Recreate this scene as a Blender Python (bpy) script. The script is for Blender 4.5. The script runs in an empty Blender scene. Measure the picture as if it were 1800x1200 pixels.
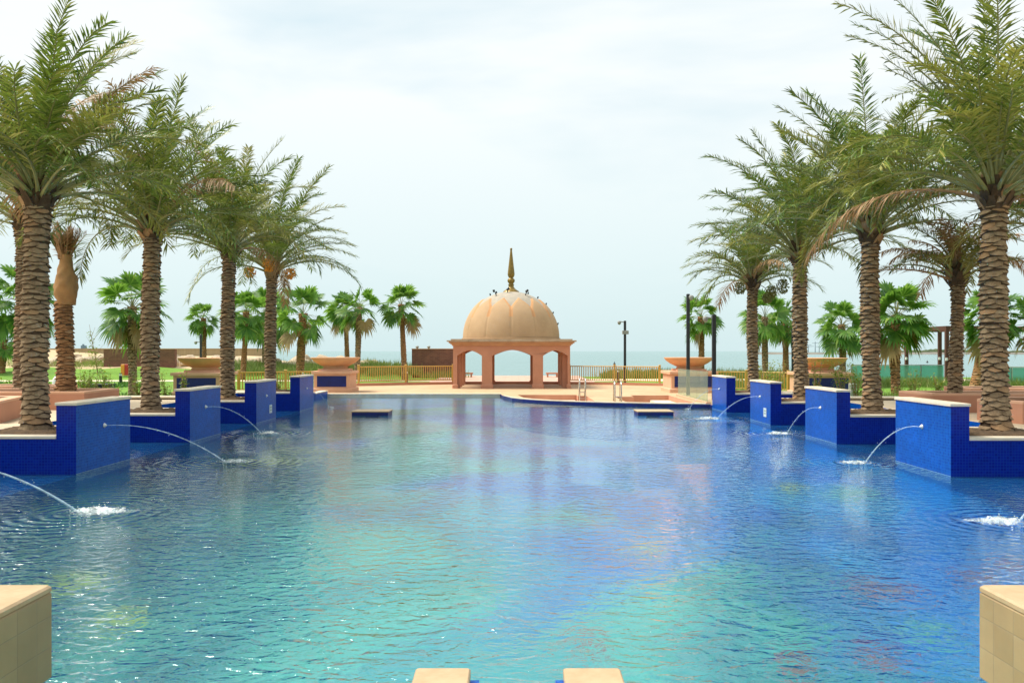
import bpy, bmesh, math, random
import numpy as np
from mathutils import Vector, Matrix
from mathutils.geometry import tessellate_polygon
R = math.radians
random.seed(7)
C = bpy.context.scene.collection
SC = bpy.context.scene

# ------------------------------------------------------------------ camera, sky, sun, exposure
H0 = 2.15
F = 1400.0
cam = bpy.data.cameras.new('camera'); cam.lens = 28; cam.sensor_width = 36
cam.shift_y = 16.5/1800; cam.clip_end = 20000; cam.clip_start = 0.05
co = bpy.data.objects.new('camera', cam); C.objects.link(co)
co.location = (0, 0, H0); co.rotation_euler = (R(90), 0, 0)
SC.camera = co
SUN_EL, SUN_AZ = 60.0, -78.0          # azimuth measured from +Y (out to sea) towards +X
w = bpy.data.worlds.new('World'); SC.world = w; w.use_nodes = True
nt = w.node_tree; nt.nodes.clear()
out = nt.nodes.new('ShaderNodeOutputWorld'); bg = nt.nodes.new('ShaderNodeBackground')
sky = nt.nodes.new('ShaderNodeTexSky'); sky.sky_type = 'NISHITA'; sky.sun_disc = False
sky.sun_elevation = R(SUN_EL); sky.sun_rotation = R(SUN_AZ); sky.dust_density = 3.0; sky.air_density = 1.0
tc = nt.nodes.new('ShaderNodeTexCoord'); mp = nt.nodes.new('ShaderNodeMapping'); mp.inputs['Scale'].default_value = (1, 1, 3.2)
nz = nt.nodes.new('ShaderNodeTexNoise'); nz.inputs['Scale'].default_value = 1.7; nz.inputs['Detail'].default_value = 5; nz.inputs['Roughness'].default_value = .55
nz.inputs['Distortion'].default_value = .35
cr = nt.nodes.new('ShaderNodeValToRGB')
cr.color_ramp.elements[0].position = .32; cr.color_ramp.elements[0].color = (4.1, 4.9, 5.2, 1)
cr.color_ramp.elements[1].position = .56; cr.color_ramp.elements[1].color = (5.5, 5.75, 5.7, 1)
mx = nt.nodes.new('ShaderNodeMix'); mx.data_type = 'RGBA'; mx.inputs[0].default_value = .93
sep = nt.nodes.new('ShaderNodeSeparateXYZ')
hz = nt.nodes.new('ShaderNodeMapRange'); hz.inputs[1].default_value = 0.0; hz.inputs[2].default_value = .30; hz.inputs[3].default_value = 1; hz.inputs[4].default_value = 0
mh = nt.nodes.new('ShaderNodeMix'); mh.data_type = 'RGBA'; mh.inputs[7].default_value = (3.9, 4.9, 5.0, 1)
L = nt.links.new
L(tc.outputs['Generated'], mp.inputs[0]); L(mp.outputs[0], nz.inputs['Vector']); L(nz.outputs[0], cr.inputs[0])
L(tc.outputs['Generated'], sep.inputs[0]); L(sep.outputs[2], hz.inputs[0]); L(hz.outputs[0], mh.inputs[0]); L(cr.outputs[0], mh.inputs[6])
L(sky.outputs[0], mx.inputs[6]); L(mh.outputs[2], mx.inputs[7]); L(mx.outputs[2], bg.inputs[0]); L(bg.outputs[0], out.inputs[0])
bg.inputs[1].default_value = 0.1
sl = bpy.data.lights.new('sun', 'SUN'); sl.energy = 3.0; sl.angle = R(26); sl.color = (1, .93, .82)
so = bpy.data.objects.new('sun', sl); C.objects.link(so)
sd = Vector((math.sin(R(SUN_AZ))*math.cos(R(SUN_EL)), math.cos(R(SUN_AZ))*math.cos(R(SUN_EL)), math.sin(R(SUN_EL))))
so.rotation_euler = sd.to_track_quat('Z', 'Y').to_euler()
SC.view_settings.view_transform = 'Standard'; SC.view_settings.look = 'None'
SC.view_settings.exposure = 0.88; SC.view_settings.gamma = 1
SC.cycles.max_bounces = 8; SC.cycles.transparent_max_bounces = 16; SC.cycles.caustics_reflective = False

# ------------------------------------------------------------------ materials
MAT = {}
def newmat(name):
    m = bpy.data.materials.new(name); m.use_nodes = True; n = m.node_tree
    for x in list(n.nodes): n.nodes.remove(x)
    o = n.nodes.new('ShaderNodeOutputMaterial'); MAT[name] = m
    return m, n, o
def N(n, t, **kw):
    x = n.nodes.new(t)
    for k, v in kw.items():
        if k.startswith('i_'):
            x.inputs[k[2:].replace('_', ' ')].default_value = v
        else: setattr(x, k, v)
    return x
def rgb(c): return (c[0], c[1], c[2], 1)
def simple(name, c1, c2=None, scale=4, rough=.7, bump=.2, bscale=None, metal=0, spec=.5, detail=6, lo=.35, hi=.65, dist=.01, c3=None, stretch=None, transl=0):
    """noise-mottled principled surface"""
    m, n, o = newmat(name)
    p = N(n, 'ShaderNodeBsdfPrincipled', i_Roughness=rough, i_Metallic=metal)
    p.inputs['Specular IOR Level'].default_value = spec
    t = N(n, 'ShaderNodeTexCoord'); mpn = N(n, 'ShaderNodeMapping')
    if stretch: mpn.inputs['Scale'].default_value = stretch
    n.links.new(t.outputs['Object'], mpn.inputs[0])
    a = N(n, 'ShaderNodeTexNoise', i_Scale=scale, i_Detail=detail, i_Roughness=.6); n.links.new(mpn.outputs[0], a.inputs['Vector'])
    r = N(n, 'ShaderNodeValToRGB'); e = r.color_ramp.elements
    e[0].position = lo; e[0].color = rgb(c1); e[1].position = hi; e[1].color = rgb(c2 or c1)
    if c3: q = e.new(.9); q.color = rgb(c3)
    n.links.new(a.outputs[0], r.inputs[0]); n.links.new(r.outputs[0], p.inputs['Base Color'])
    if bump:
        b = N(n, 'ShaderNodeTexNoise', i_Scale=bscale or scale*5, i_Detail=5); n.links.new(mpn.outputs[0], b.inputs['Vector'])
        bp = N(n, 'ShaderNodeBump', i_Strength=bump, i_Distance=dist); n.links.new(b.outputs[0], bp.inputs['Height']); n.links.new(bp.outputs[0], p.inputs['Normal'])
    n.links.new(p.outputs[0], o.inputs[0])
    return m
def tiled(name, c1, c2, grout, size=.1, ratio=1.0, rough=.25, mode='wall', mortar=.04, bump=.3, offset=0.0, mott=None, spec=.5, ior=1.45, coat=0):
    """brick-texture grid; wall: u = x+y, v = z (axis aligned walls); floor: u = x, v = y"""
    m, n, o = newmat(name)
    p = N(n, 'ShaderNodeBsdfPrincipled', i_Roughness=rough); p.inputs['Specular IOR Level'].default_value = spec; p.inputs['IOR'].default_value = ior
    p.inputs['Coat Weight'].default_value = coat
    t = N(n, 'ShaderNodeTexCoord'); s = N(n, 'ShaderNodeSeparateXYZ'); cb = N(n, 'ShaderNodeCombineXYZ')
    n.links.new(t.outputs['Object'], s.inputs[0])
    if mode == 'wall':
        ad = N(n, 'ShaderNodeMath', operation='ADD'); n.links.new(s.outputs[0], ad.inputs[0]); n.links.new(s.outputs[1], ad.inputs[1])
        n.links.new(ad.outputs[0], cb.inputs[0]); n.links.new(s.outputs[2], cb.inputs[1])
    else:
        n.links.new(s.outputs[0], cb.inputs[0]); n.links.new(s.outputs[1], cb.inputs[1])
    b = N(n, 'ShaderNodeTexBrick', offset=offset, i_Scale=1.0)
    b.inputs['Color1'].default_value = rgb(c1); b.inputs['Color2'].default_value = rgb(c2); b.inputs['Mortar'].default_value = rgb(grout)
    b.inputs['Brick Width'].default_value = size*ratio; b.inputs['Row Height'].default_value = size; b.inputs['Mortar Size'].default_value = size*mortar
    b.inputs['Mortar Smooth'].default_value = .3
    n.links.new(cb.outputs[0], b.inputs['Vector'])
    a = N(n, 'ShaderNodeTexNoise', i_Scale=1.3, i_Detail=6, i_Roughness=.65); n.links.new(t.outputs['Object'], a.inputs['Vector'])
    r = N(n, 'ShaderNodeMapRange'); r.inputs[1].default_value = .3; r.inputs[2].default_value = .7
    r.inputs[3].default_value, r.inputs[4].default_value = mott or (.82, 1.12); n.links.new(a.outputs[0], r.inputs[0])
    mm = N(n, 'ShaderNodeVectorMath', operation='SCALE'); n.links.new(b.outputs['Color'], mm.inputs[0]); n.links.new(r.outputs[0], mm.inputs['Scale'])
    n.links.new(mm.outputs[0], p.inputs['Base Color'])
    bp = N(n, 'ShaderNodeBump', i_Strength=bump, i_Distance=.003, invert=True); n.links.new(b.outputs['Fac'], bp.inputs['Height']); n.links.new(bp.outputs[0], p.inputs['Normal'])
    n.links.new(p.outputs[0], o.inputs[0])
    return m
def leafmat(name, cols, rough=.5, transl=.35, tcol=(.25, .32, .05)):
    m, n, o = newmat(name)
    p = N(n, 'ShaderNodeBsdfPrincipled', i_Roughness=rough); p.inputs['Specular IOR Level'].default_value = .4
    g = N(n, 'ShaderNodeNewGeometry'); r = N(n, 'ShaderNodeValToRGB'); e = r.color_ramp.elements
    e[0].position = 0; e[0].color = rgb(cols[0]); e[1].position = 1; e[1].color = rgb(cols[-1])
    for i, c in enumerate(cols[1:-1]): q = e.new((i+1)/(len(cols)-1)); q.color = rgb(c)
    n.links.new(g.outputs['Random Per Island'], r.inputs[0]); n.links.new(r.outputs[0], p.inputs['Base Color'])
    t = N(n, 'ShaderNodeBsdfTranslucent'); mxx = N(n, 'ShaderNodeMixShader'); mxx.inputs[0].default_value = transl
    mc = N(n, 'ShaderNodeMix', data_type='RGBA'); mc.inputs[0].default_value = .5; mc.inputs[7].default_value = rgb(tcol)
    n.links.new(r.outputs[0], mc.inputs[6]); n.links.new(mc.outputs[2], t.inputs[0])
    n.links.new(p.outputs[0], mxx.inputs[1]); n.links.new(t.outputs[0], mxx.inputs[2]); n.links.new(mxx.outputs[0], o.inputs[0])
    return m

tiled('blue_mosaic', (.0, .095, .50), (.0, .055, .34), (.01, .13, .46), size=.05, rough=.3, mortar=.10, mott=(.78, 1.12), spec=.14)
tiled('shaded_mosaic', (.0, .022, .34), (.0, .011, .24), (.004, .04, .33), size=.05, rough=.3, mortar=.10, mott=(.85, 1.1), spec=.25)  # darker copy of the blue tiles, shade painted in for camera-facing walls
tiled('navy_mosaic', (.002, .012, .17), (.002, .008, .11), (.01, .02, .14), size=.09, rough=.3, mortar=.1)
tiled('stone_tiles', (.40, .285, .15), (.33, .23, .115), (.30, .22, .13), size=.17, rough=.55, mortar=.02, bump=.5, mott=(.8, 1.12))
tiled('terrace_paving', (.62, .50, .35), (.57, .46, .32), (.5, .40, .28), size=.6, rough=.75, mode='floor', mortar=.012, mott=(.85, 1.08))
tiled('deck_paving', (.56, .38, .22), (.50, .335, .19), (.52, .36, .23), size=1.2, rough=.75, mode='floor', mortar=.012, mott=(.84, 1.08), offset=.5)
tiled('promenade_paving', (.58, .36, .27), (.52, .32, .24), (.4, .25, .2), size=.5, rough=.8, mode='floor', mortar=.02)
tiled('brick', (.24, .10, .065), (.17, .07, .05), (.22, .14, .11), size=.11, ratio=2.6, rough=.85, mortar=.08, offset=.5, mott=(.8, 1.15))
simple('coping', (.80, .70, .54), (.70, .59, .43), scale=3, rough=.6, bump=.1)
simple('slab_top', (.50, .36, .215), (.42, .29, .16), scale=7, rough=.55, bump=.25, detail=12, c3=(.58, .43, .26))
simple('peach_render', (.56, .27, .17), (.50, .235, .145), scale=1.6, rough=.9, bump=.25, bscale=60, dist=.004)
simple('peach_light', (.72, .42, .27), (.66, .37, .23), scale=1.4, rough=.9, bump=.2, bscale=50, dist=.004)
simple('cornice_peach', (.66, .38, .21), (.58, .31, .17), scale=2.5, rough=.85, bump=.2, bscale=40)
simple('dome_petal', (.49, .325, .185), (.43, .28, .155), scale=1.2, rough=.92, bump=.35, bscale=70, dist=.005, c3=(.56, .38, .21))
simple('dome_edge', (.56, .29, .13), (.50, .26, .115), scale=2, rough=.9, bump=.2, bscale=70)
simple('dome_cap', (.42, .36, .28), (.33, .30, .25), scale=3, rough=.9, bump=.3, bscale=50)
simple('roof_slab', (.52, .40, .28), (.40, .29, .19), scale=3, rough=.9, bump=.3)
simple('bronze', (.27, .175, .035), (.19, .12, .02), scale=6, rough=.42, metal=.35, bump=.15)
simple('bowl_terracotta', (.70, .385, .20), (.60, .32, .165), scale=2.2, rough=.8, bump=.25, bscale=50)
simple('gold_paint', (.62, .38, .09), (.52, .31, .065), scale=9, rough=.5, bump=.08)
simple('bark_light', (.37, .26, .15), (.20, .13, .07), scale=9, rough=.95, bump=.9, bscale=70, dist=.012, c3=(.50, .37, .23))
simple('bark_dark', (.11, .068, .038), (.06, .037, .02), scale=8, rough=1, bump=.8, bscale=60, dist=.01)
simple('bark_orange', (.38, .19, .075), (.25, .12, .05), scale=7, rough=.95, bump=.8, bscale=50, dist=.01, stretch=(1, 1, .5))
simple('petiole', (.28, .29, .12), (.20, .20, .07), scale=4, rough=.6, bump=.1)
simple('petiole_dry', (.40, .24, .115), (.30, .17, .08), scale=4, rough=.8, bump=.3)
simple('soil', (.17, .105, .055), (.10, .065, .038), scale=7, rough=1, bump=1, bscale=30, dist=.03, c3=(.22, .15, .08))
simple('burlap', (.42, .24, .10), (.34, .19, .08), scale=5, rough=1, bump=.7, bscale=30, dist=.02)
simple('sand', (.56, .42, .25), (.46, .35, .20), scale=.35, rough=1, bump=.6, bscale=3, dist=.08, c3=(.36, .34, .13))
simple('rock', (.52, .43, .31), (.40, .31, .21), scale=2.2, rough=.95, bump=.8, bscale=6, dist=.05)
simple('seawall_concrete', (.40, .32, .19), (.32, .25, .15), scale=.5, rough=.95, bump=.2, stretch=(6, 1, .3))
simple('path_pale', (.72, .61, .44), (.64, .53, .38), scale=1, rough=.9, bump=.1)
simple('black_metal', (.012, .014, .018), (.02, .022, .026), scale=8, rough=.4, bump=.05)
simple('steel', (.55, .55, .52), (.45, .45, .43), scale=10, rough=.25, metal=.9, bump=.03)
simple('grey_plastic', (.32, .33, .30), (.26, .27, .25), scale=5, rough=.6, bump=.05)
simple('white_cloth', (.78, .80, .80), (.70, .72, .73), scale=3, rough=.9, bump=.3)
simple('white_plastic', (.78, .78, .74), (.7, .7, .66), scale=6, rough=.4, bump=.03)
simple('glaze_line', (.22, .42, .56), (.10, .26, .50), scale=9, rough=.4, bump=.02)
simple('plate_white', (.62, .72, .74), (.56, .66, .68), scale=9, rough=.4, bump=.02)
simple('plate_print', (.24, .33, .30), (.28, .36, .30), scale=9, rough=.5, bump=0)
simple('rust_steel', (.10, .035, .018), (.065, .024, .014), scale=3, rough=.75, bump=.2)
simple('red_plastic', (.5, .03, .02), (.42, .025, .02), scale=5, rough=.5, bump=.03)
simple('orange_plastic', (.8, .32, .03), (.72, .28, .03), scale=5, rough=.5, bump=.03)
simple('haze_grey', (.20, .25, .29), (.26, .31, .34), scale=.1, rough=.8, bump=0)  # haze put into the colour: pale grey for far ship and cranes
simple('breakwater_rock', (.15, .15, .13), (.22, .20, .17), scale=.05, rough=1, bump=.5, bscale=.4, dist=1)
simple('far_green', (.05, .08, .035), (.09, .11, .05), scale=.1, rough=1, bump=0)
simple('date_orange', (.90, .42, .03), (.72, .24, .015), scale=14, rough=.4, bump=0)
simple('date_red', (.38, .03, .02), (.24, .02, .015), scale=14, rough=.4, bump=0)
simple('date_green', (.20, .19, .035), (.12, .12, .02), scale=14, rough=.5, bump=0)
leafmat('frond_olive', [(.02, .045, .006), (.11, .17, .02), (.26, .30, .045), (.055, .10, .014), (.50, .46, .14)], rough=.36, transl=.27)
leafmat('frond_green', [(.018, .05, .008), (.07, .155, .018), (.17, .26, .035), (.035, .085, .012), (.36, .40, .09)], rough=.36, transl=.27)
leafmat('frond_yellow', [(.20, .20, .04), (.30, .28, .06), (.38, .33, .09), (.16, .18, .035)])
leafmat('frond_dry', [(.40, .24, .11), (.28, .16, .07), (.50, .32, .16), (.22, .16, .06)], transl=.2, tcol=(.35, .2, .08))
leafmat('fan_green', [(.03, .12, .02), (.08, .22, .03), (.17, .33, .05), (.05, .16, .025), (.30, .42, .09)], transl=.45, tcol=(.25, .45, .05))
leafmat('fan_dry', [(.34, .24, .08), (.26, .17, .06), (.40, .30, .12)], transl=.2, tcol=(.35, .25, .08))
leafmat('shrub_leaf', [(.07, .15, .02), (.13, .22, .03), (.22, .28, .04), (.30, .30, .05), (.10, .18, .02)], tcol=(.3, .4, .04))
leafmat('dune_blade', [(.14, .22, .04), (.24, .32, .08), (.09, .18, .03), (.36, .35, .14)], tcol=(.3, .35, .08))
leafmat('ground_leaf', [(.04, .12, .02), (.07, .20, .03), (.12, .25, .04)], tcol=(.15, .35, .03))

# lawn
m, n, o = newmat('lawn_grass')
p = N(n, 'ShaderNodeBsdfPrincipled', i_Roughness=.9); t = N(n, 'ShaderNodeTexCoord')
a = N(n, 'ShaderNodeTexNoise', i_Scale=.5, i_Detail=8, i_Roughness=.7); n.links.new(t.outputs['Object'], a.inputs['Vector'])
r = N(n, 'ShaderNodeValToRGB'); e = r.color_ramp.elements; e[0].position = .35; e[0].color = (.085, .20, .010, 1); e[1].position = .66; e[1].color = (.17, .33, .02, 1)
n.links.new(a.outputs[0], r.inputs[0]); n.links.new(r.outputs[0], p.inputs['Base Color'])
b = N(n, 'ShaderNodeTexNoise', i_Scale=30, i_Detail=4); n.links.new(t.outputs['Object'], b.inputs['Vector'])
bp = N(n, 'ShaderNodeBump', i_Strength=.8, i_Distance=.05); n.links.new(b.outputs[0], bp.inputs['Height']); n.links.new(bp.outputs[0], p.inputs['Normal']); n.links.new(p.outputs[0], o.inputs[0])

def watermat(name, tint, ior, scales, rough=.0, opaque=None, gloss=(1, 1, 1), calm=None, rings=()):
    m, n, o = newmat(name)
    t = N(n, 'ShaderNodeTexCoord'); prev = None
    for (sc, dist, st, stretch) in scales:
        mpn = N(n, 'ShaderNodeMapping'); mpn.inputs['Scale'].default_value = stretch
        n.links.new(t.outputs['Object'], mpn.inputs[0])
        a = N(n, 'ShaderNodeTexNoise', i_Scale=sc, i_Detail=2.5, i_Roughness=.5, i_Distortion=.6); n.links.new(mpn.outputs[0], a.inputs['Vector'])
        bp = N(n, 'ShaderNodeBump', i_Strength=st, i_Distance=dist); n.links.new(a.outputs[0], bp.inputs['Height'])
        if calm:
            sy = N(n, 'ShaderNodeSeparateXYZ'); n.links.new(t.outputs['Object'], sy.inputs[0]); my = N(n, 'ShaderNodeMapRange', interpolation_type='SMOOTHERSTEP')
            my.inputs[1].default_value, my.inputs[2].default_value, my.inputs[3].default_value, my.inputs[4].default_value = calm[0], calm[1], dist, dist*calm[2]
            n.links.new(sy.outputs[1], my.inputs[0]); n.links.new(my.outputs[0], bp.inputs['Distance'])
        if prev: n.links.new(prev.outputs[0], bp.inputs['Normal'])
        prev = bp
    for (rx, ry) in rings:
        ds = N(n, 'ShaderNodeVectorMath', operation='DISTANCE'); n.links.new(t.outputs['Object'], ds.inputs[0]); ds.inputs[1].default_value = (rx, ry, 0)
        q1 = N(n, 'ShaderNodeMath', operation='MULTIPLY'); q1.inputs[1].default_value = 34; n.links.new(ds.outputs['Value'], q1.inputs[0])
        q2 = N(n, 'ShaderNodeMath', operation='SINE'); n.links.new(q1.outputs[0], q2.inputs[0])
        q3 = N(n, 'ShaderNodeMapRange', interpolation_type='SMOOTHSTEP'); q3.inputs[1].default_value = .2; q3.inputs[2].default_value = 1.9; q3.inputs[3].default_value = .010; q3.inputs[4].default_value = 0; n.links.new(ds.outputs['Value'], q3.inputs[0])
        bp = N(n, 'ShaderNodeBump', i_Strength=1.0); n.links.new(q2.outputs[0], bp.inputs['Height']); n.links.new(q3.outputs[0], bp.inputs['Distance']); n.links.new(prev.outputs[0], bp.inputs['Normal']); prev = bp
    fr = N(n, 'ShaderNodeFresnel', i_IOR=ior); n.links.new(prev.outputs[0], fr.inputs['Normal'])
    g = N(n, 'ShaderNodeBsdfGlossy', i_Roughness=rough); g.inputs['Color'].default_value = rgb(gloss); n.links.new(prev.outputs[0], g.inputs['Normal'])
    mxx = N(n, 'ShaderNodeMixShader'); n.links.new(fr.outputs[0], mxx.inputs[0])
    if opaque:
        d = N(n, 'ShaderNodeBsdfDiffuse'); d.inputs[0].default_value = rgb(opaque)
    else:
        rf = N(n, 'ShaderNodeBsdfRefraction', i_IOR=1.33, i_Roughness=.0); rf.inputs[0].default_value = rgb(tint); n.links.new(prev.outputs[0], rf.inputs['Normal'])
        df = N(n, 'ShaderNodeBsdfDiffuse'); df.inputs[0].default_value = (.10, .55, .72, 1); d = N(n, 'ShaderNodeMixShader'); d.inputs[0].default_value = .09
        n.links.new(rf.outputs[0], d.inputs[1]); n.links.new(df.outputs[0], d.inputs[2])
    n.links.new(d.outputs[0], mxx.inputs[1]); n.links.new(g.outputs[0], mxx.inputs[2]); n.links.new(mxx.outputs[0], o.inputs[0])
    return m, n
watermat('pool_water', (.90, .99, 1.0), 1.75, [(.7, .02, .5, (1, 1.2, 1)), (5.2, .046, 1.0, (1, 1.5, 1)), (13, .009, 1.0, (1, 1.4, 1))], rough=.0, calm=(4, 24, .24), rings=[(-5.75, 10.6), (-5.55, 15.45), (-6.5, 20.7), (6.35, 10.0), (6.75, 15.25), (7.1, 20.6), (6.45, 25.1)])
watermat('sea_water', (1, 1, 1), 1.33, [(.12, .5, .6, (1, 2, 1)), (.7, .12, .7, (1, 2, 1))], rough=.12, opaque=(.14, .24, .23), gloss=(.80, .89, .88))

# pool floor: mosaic picture of blue, teal, green with red and lime blotches
m, n, o = newmat('pool_floor_mosaic')
p = N(n, 'ShaderNodeBsdfPrincipled', i_Roughness=.5); t = N(n, 'ShaderNodeTexCoord')
def ramp(n, vec, scale, stops, det=4, distn=.8, seed=0, size=None):
    mpn = N(n, 'ShaderNodeMapping'); mpn.inputs['Location'].default_value = (seed, seed*1.7, 0); n.links.new(vec, mpn.inputs[0])
    a = N(n, 'ShaderNodeTexNoise', i_Scale=scale, i_Detail=det, i_Distortion=distn); n.links.new(mpn.outputs[0], a.inputs['Vector'])
    r = N(n, 'ShaderNodeValToRGB'); e = r.color_ramp.elements
    e[0].position, e[0].color = stops[0][0], rgb(stops[0][1]); e[1].position, e[1].color = stops[-1][0], rgb(stops[-1][1])
    for s_, c_ in stops[1:-1]: q = e.new(s_); q.color = rgb(c_)
    n.links.new(a.outputs[0], r.inputs[0]); return r
s = N(n, 'ShaderNodeSeparateXYZ'); n.links.new(t.outputs['Object'], s.inputs[0])
teal = ramp(n, t.outputs['Object'], .30, [(.3, (.0, .24, .32)), (.45, (.01, .48, .52)), (.55, (.08, .70, .60)), (.7, (.0, .42, .60))])
blue = ramp(n, t.outputs['Object'], .35, [(.3, (.0, .10, .70)), (.5, (.0, .24, .88)), (.7, (.0, .42, .88))], seed=5)
mr = N(n, 'ShaderNodeTexNoise', i_Scale=.16, i_Detail=3, i_Distortion=1.0); n.links.new(t.outputs['Object'], mr.inputs['Vector'])
ax = N(n, 'ShaderNodeMath', operation='MULTIPLY_ADD'); n.links.new(s.outputs[0], ax.inputs[0]); ax.inputs[1].default_value = .045; n.links.new(mr.outputs[0], ax.inputs[2])
ay = N(n, 'ShaderNodeMath', operation='MULTIPLY_ADD'); n.links.new(s.outputs[1], ay.inputs[0]); ay.inputs[1].default_value = .012; n.links.new(ax.outputs[0], ay.inputs[2])
ab = N(n, 'ShaderNodeMath', operation='ABSOLUTE'); n.links.new(s.outputs[0], ab.inputs[0])
sdk = N(n, 'ShaderNodeMapRange'); sdk.inputs[1].default_value = 1.5; sdk.inputs[2].default_value = 5.0; sdk.inputs[3].default_value = 1.0; sdk.inputs[4].default_value = .22; n.links.new(ab.outputs[0], sdk.inputs[0])  # teal painted darker towards both sides for the palms' dark reflections
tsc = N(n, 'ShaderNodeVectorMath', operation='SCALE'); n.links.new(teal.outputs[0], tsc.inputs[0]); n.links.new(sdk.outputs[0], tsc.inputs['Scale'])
rr = N(n, 'ShaderNodeMapRange'); rr.inputs[1].default_value = .64; rr.inputs[2].default_value = .76; n.links.new(ay.outputs[0], rr.inputs[0])
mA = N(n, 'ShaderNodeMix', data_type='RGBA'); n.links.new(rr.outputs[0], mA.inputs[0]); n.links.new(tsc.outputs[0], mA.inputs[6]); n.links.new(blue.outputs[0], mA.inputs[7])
prev = mA.outputs[2]
nf_ = N(n, 'ShaderNodeTexNoise', i_Scale=2.2, i_Detail=5, i_Roughness=.65); n.links.new(t.outputs['Object'], nf_.inputs['Vector'])
RED, LIME, AQUA, BLU = (.42, .05, .03), (.50, .62, .03), (.10, .55, .42), (.0, .16, .62)
for (x_, y_, r_, col) in ((480, 808, 1.5, LIME), (540, 790, 1.0, LIME), (130, 1030, .5, LIME), (215, 1095, .45, LIME), (1150, 967, .5, LIME), (1480, 868, 1.1, AQUA), (1400, 855, .6, LIME), (1560, 950, 1.2, BLU), (1450, 1060, .9, BLU), (1380, 980, 1.1, BLU),
                          (1400, 1185, .35, RED), (1530, 1165, .35, RED), (1560, 1045, .5, RED), (1020, 1135, .35, RED), (1785, 1000, .5, RED), (1700, 1020, .4, RED), (1620, 1120, .45, AQUA), (640, 840, .9, AQUA), (780, 1040, .7, AQUA), (1000, 900, 1.2, AQUA)):
    ds = H0*F/(y_-616); k_ = (ds+1.35)/ds; gx, gy = (x_-900)/F*ds*k_, ds*k_
    f0 = N(n, 'ShaderNodeVectorMath', operation='DISTANCE'); n.links.new(t.outputs['Object'], f0.inputs[0]); f0.inputs[1].default_value = (gx, gy, -1.25)
    f1 = N(n, 'ShaderNodeMath', operation='MULTIPLY_ADD'); n.links.new(nf_.outputs[0], f1.inputs[0]); f1.inputs[1].default_value = -r_*3.0; n.links.new(f0.outputs['Value'], f1.inputs[2])
    f = N(n, 'ShaderNodeMapRange'); f.inputs[1].default_value = -1.3*r_; f.inputs[2].default_value = -.75*r_; f.inputs[3].default_value = .8; f.inputs[4].default_value = 0; n.links.new(f1.outputs[0], f.inputs[0])
    mB = N(n, 'ShaderNodeMix', data_type='RGBA'); n.links.new(f.outputs[0], mB.inputs[0]); n.links.new(prev, mB.inputs[6]); mB.inputs[7].default_value = rgb(col); prev = mB.outputs[2]
v = N(n, 'ShaderNodeTexVoronoi', i_Scale=9); n.links.new(t.outputs['Object'], v.inputs['Vector'])
vm = N(n, 'ShaderNodeMapRange'); vm.inputs[3].default_value = 1.15; vm.inputs[4].default_value = .75; n.links.new(v.outputs['Distance'], vm.inputs[0])
vs = N(n, 'ShaderNodeVectorMath', operation='SCALE'); n.links.new(prev, vs.inputs[0]); n.links.new(vm.outputs[0], vs.inputs['Scale'])
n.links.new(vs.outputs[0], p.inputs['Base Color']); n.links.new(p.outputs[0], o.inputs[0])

def glassy(name, tint, fac=.12):
    m, n, o = newmat(name)
    tr = N(n, 'ShaderNodeBsdfTransparent'); tr.inputs[0].default_value = rgb(tint)
    g = N(n, 'ShaderNodeBsdfGlossy', i_Roughness=.02); fr = N(n, 'ShaderNodeFresnel', i_IOR=1.5); mxx = N(n, 'ShaderNodeMixShader')
    mxx.inputs[0].default_value = .06; n.links.new(tr.outputs[0], mxx.inputs[1]); n.links.new(g.outputs[0], mxx.inputs[2])
    d = N(n, 'ShaderNodeBsdfDiffuse'); d.inputs[0].default_value = rgb((tint[0]*.8, tint[1]*.8, tint[2]*.8)); m2 = N(n, 'ShaderNodeMixShader'); m2.inputs[0].default_value = fac
    n.links.new(mxx.outputs[0], m2.inputs[1]); n.links.new(d.outputs[0], m2.inputs[2]); n.links.new(m2.outputs[0], o.inputs[0])
glassy('glass_clear', (.80, .90, .80), .13); glassy('glass_teal', (.40, .78, .66), .42); 
m, n, o = newmat('jet_water')
tr = N(n, 'ShaderNodeBsdfTransparent'); d = N(n, 'ShaderNodeBsdfPrincipled', i_Roughness=.08); d.inputs['Base Color'].default_value = (.62, .80, .92, 1)
t = N(n, 'ShaderNodeTexCoord'); a = N(n, 'ShaderNodeTexNoise', i_Scale=14, i_Detail=3); n.links.new(t.outputs['Object'], a.inputs['Vector'])
mr = N(n, 'ShaderNodeMapRange'); mr.inputs[1].default_value = .35; mr.inputs[2].default_value = .7; mr.inputs[3].default_value = .3; mr.inputs[4].default_value = .75; n.links.new(a.outputs[0], mr.inputs[0])
mxx = N(n, 'ShaderNodeMixShader'); n.links.new(mr.outputs[0], mxx.inputs[0]); n.links.new(tr.outputs[0], mxx.inputs[1]); n.links.new(d.outputs[0], mxx.inputs[2]); n.links.new(mxx.outputs[0], o.inputs[0])
m, n, o = newmat('foam')
tr = N(n, 'ShaderNodeBsdfTransparent'); d = N(n, 'ShaderNodeBsdfPrincipled', i_Roughness=.35); d.inputs['Base Color'].default_value = (.80, .90, .92, 1)
t = N(n, 'ShaderNodeTexCoord'); mpn = N(n, 'ShaderNodeMapping'); mpn.inputs['Scale'].default_value = (1, 1.8, 1); n.links.new(t.outputs['Object'], mpn.inputs[0])
a = N(n, 'ShaderNodeTexNoise', i_Scale=11, i_Detail=6, i_Roughness=.7, i_Distortion=1.5); n.links.new(mpn.outputs[0], a.inputs['Vector'])
g = N(n, 'ShaderNodeAttribute', attribute_name='foam'); 
ad = N(n, 'ShaderNodeMath', operation='ADD'); n.links.new(a.outputs[0], ad.inputs[0]); n.links.new(g.outputs['Fac'], ad.inputs[1])
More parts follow.
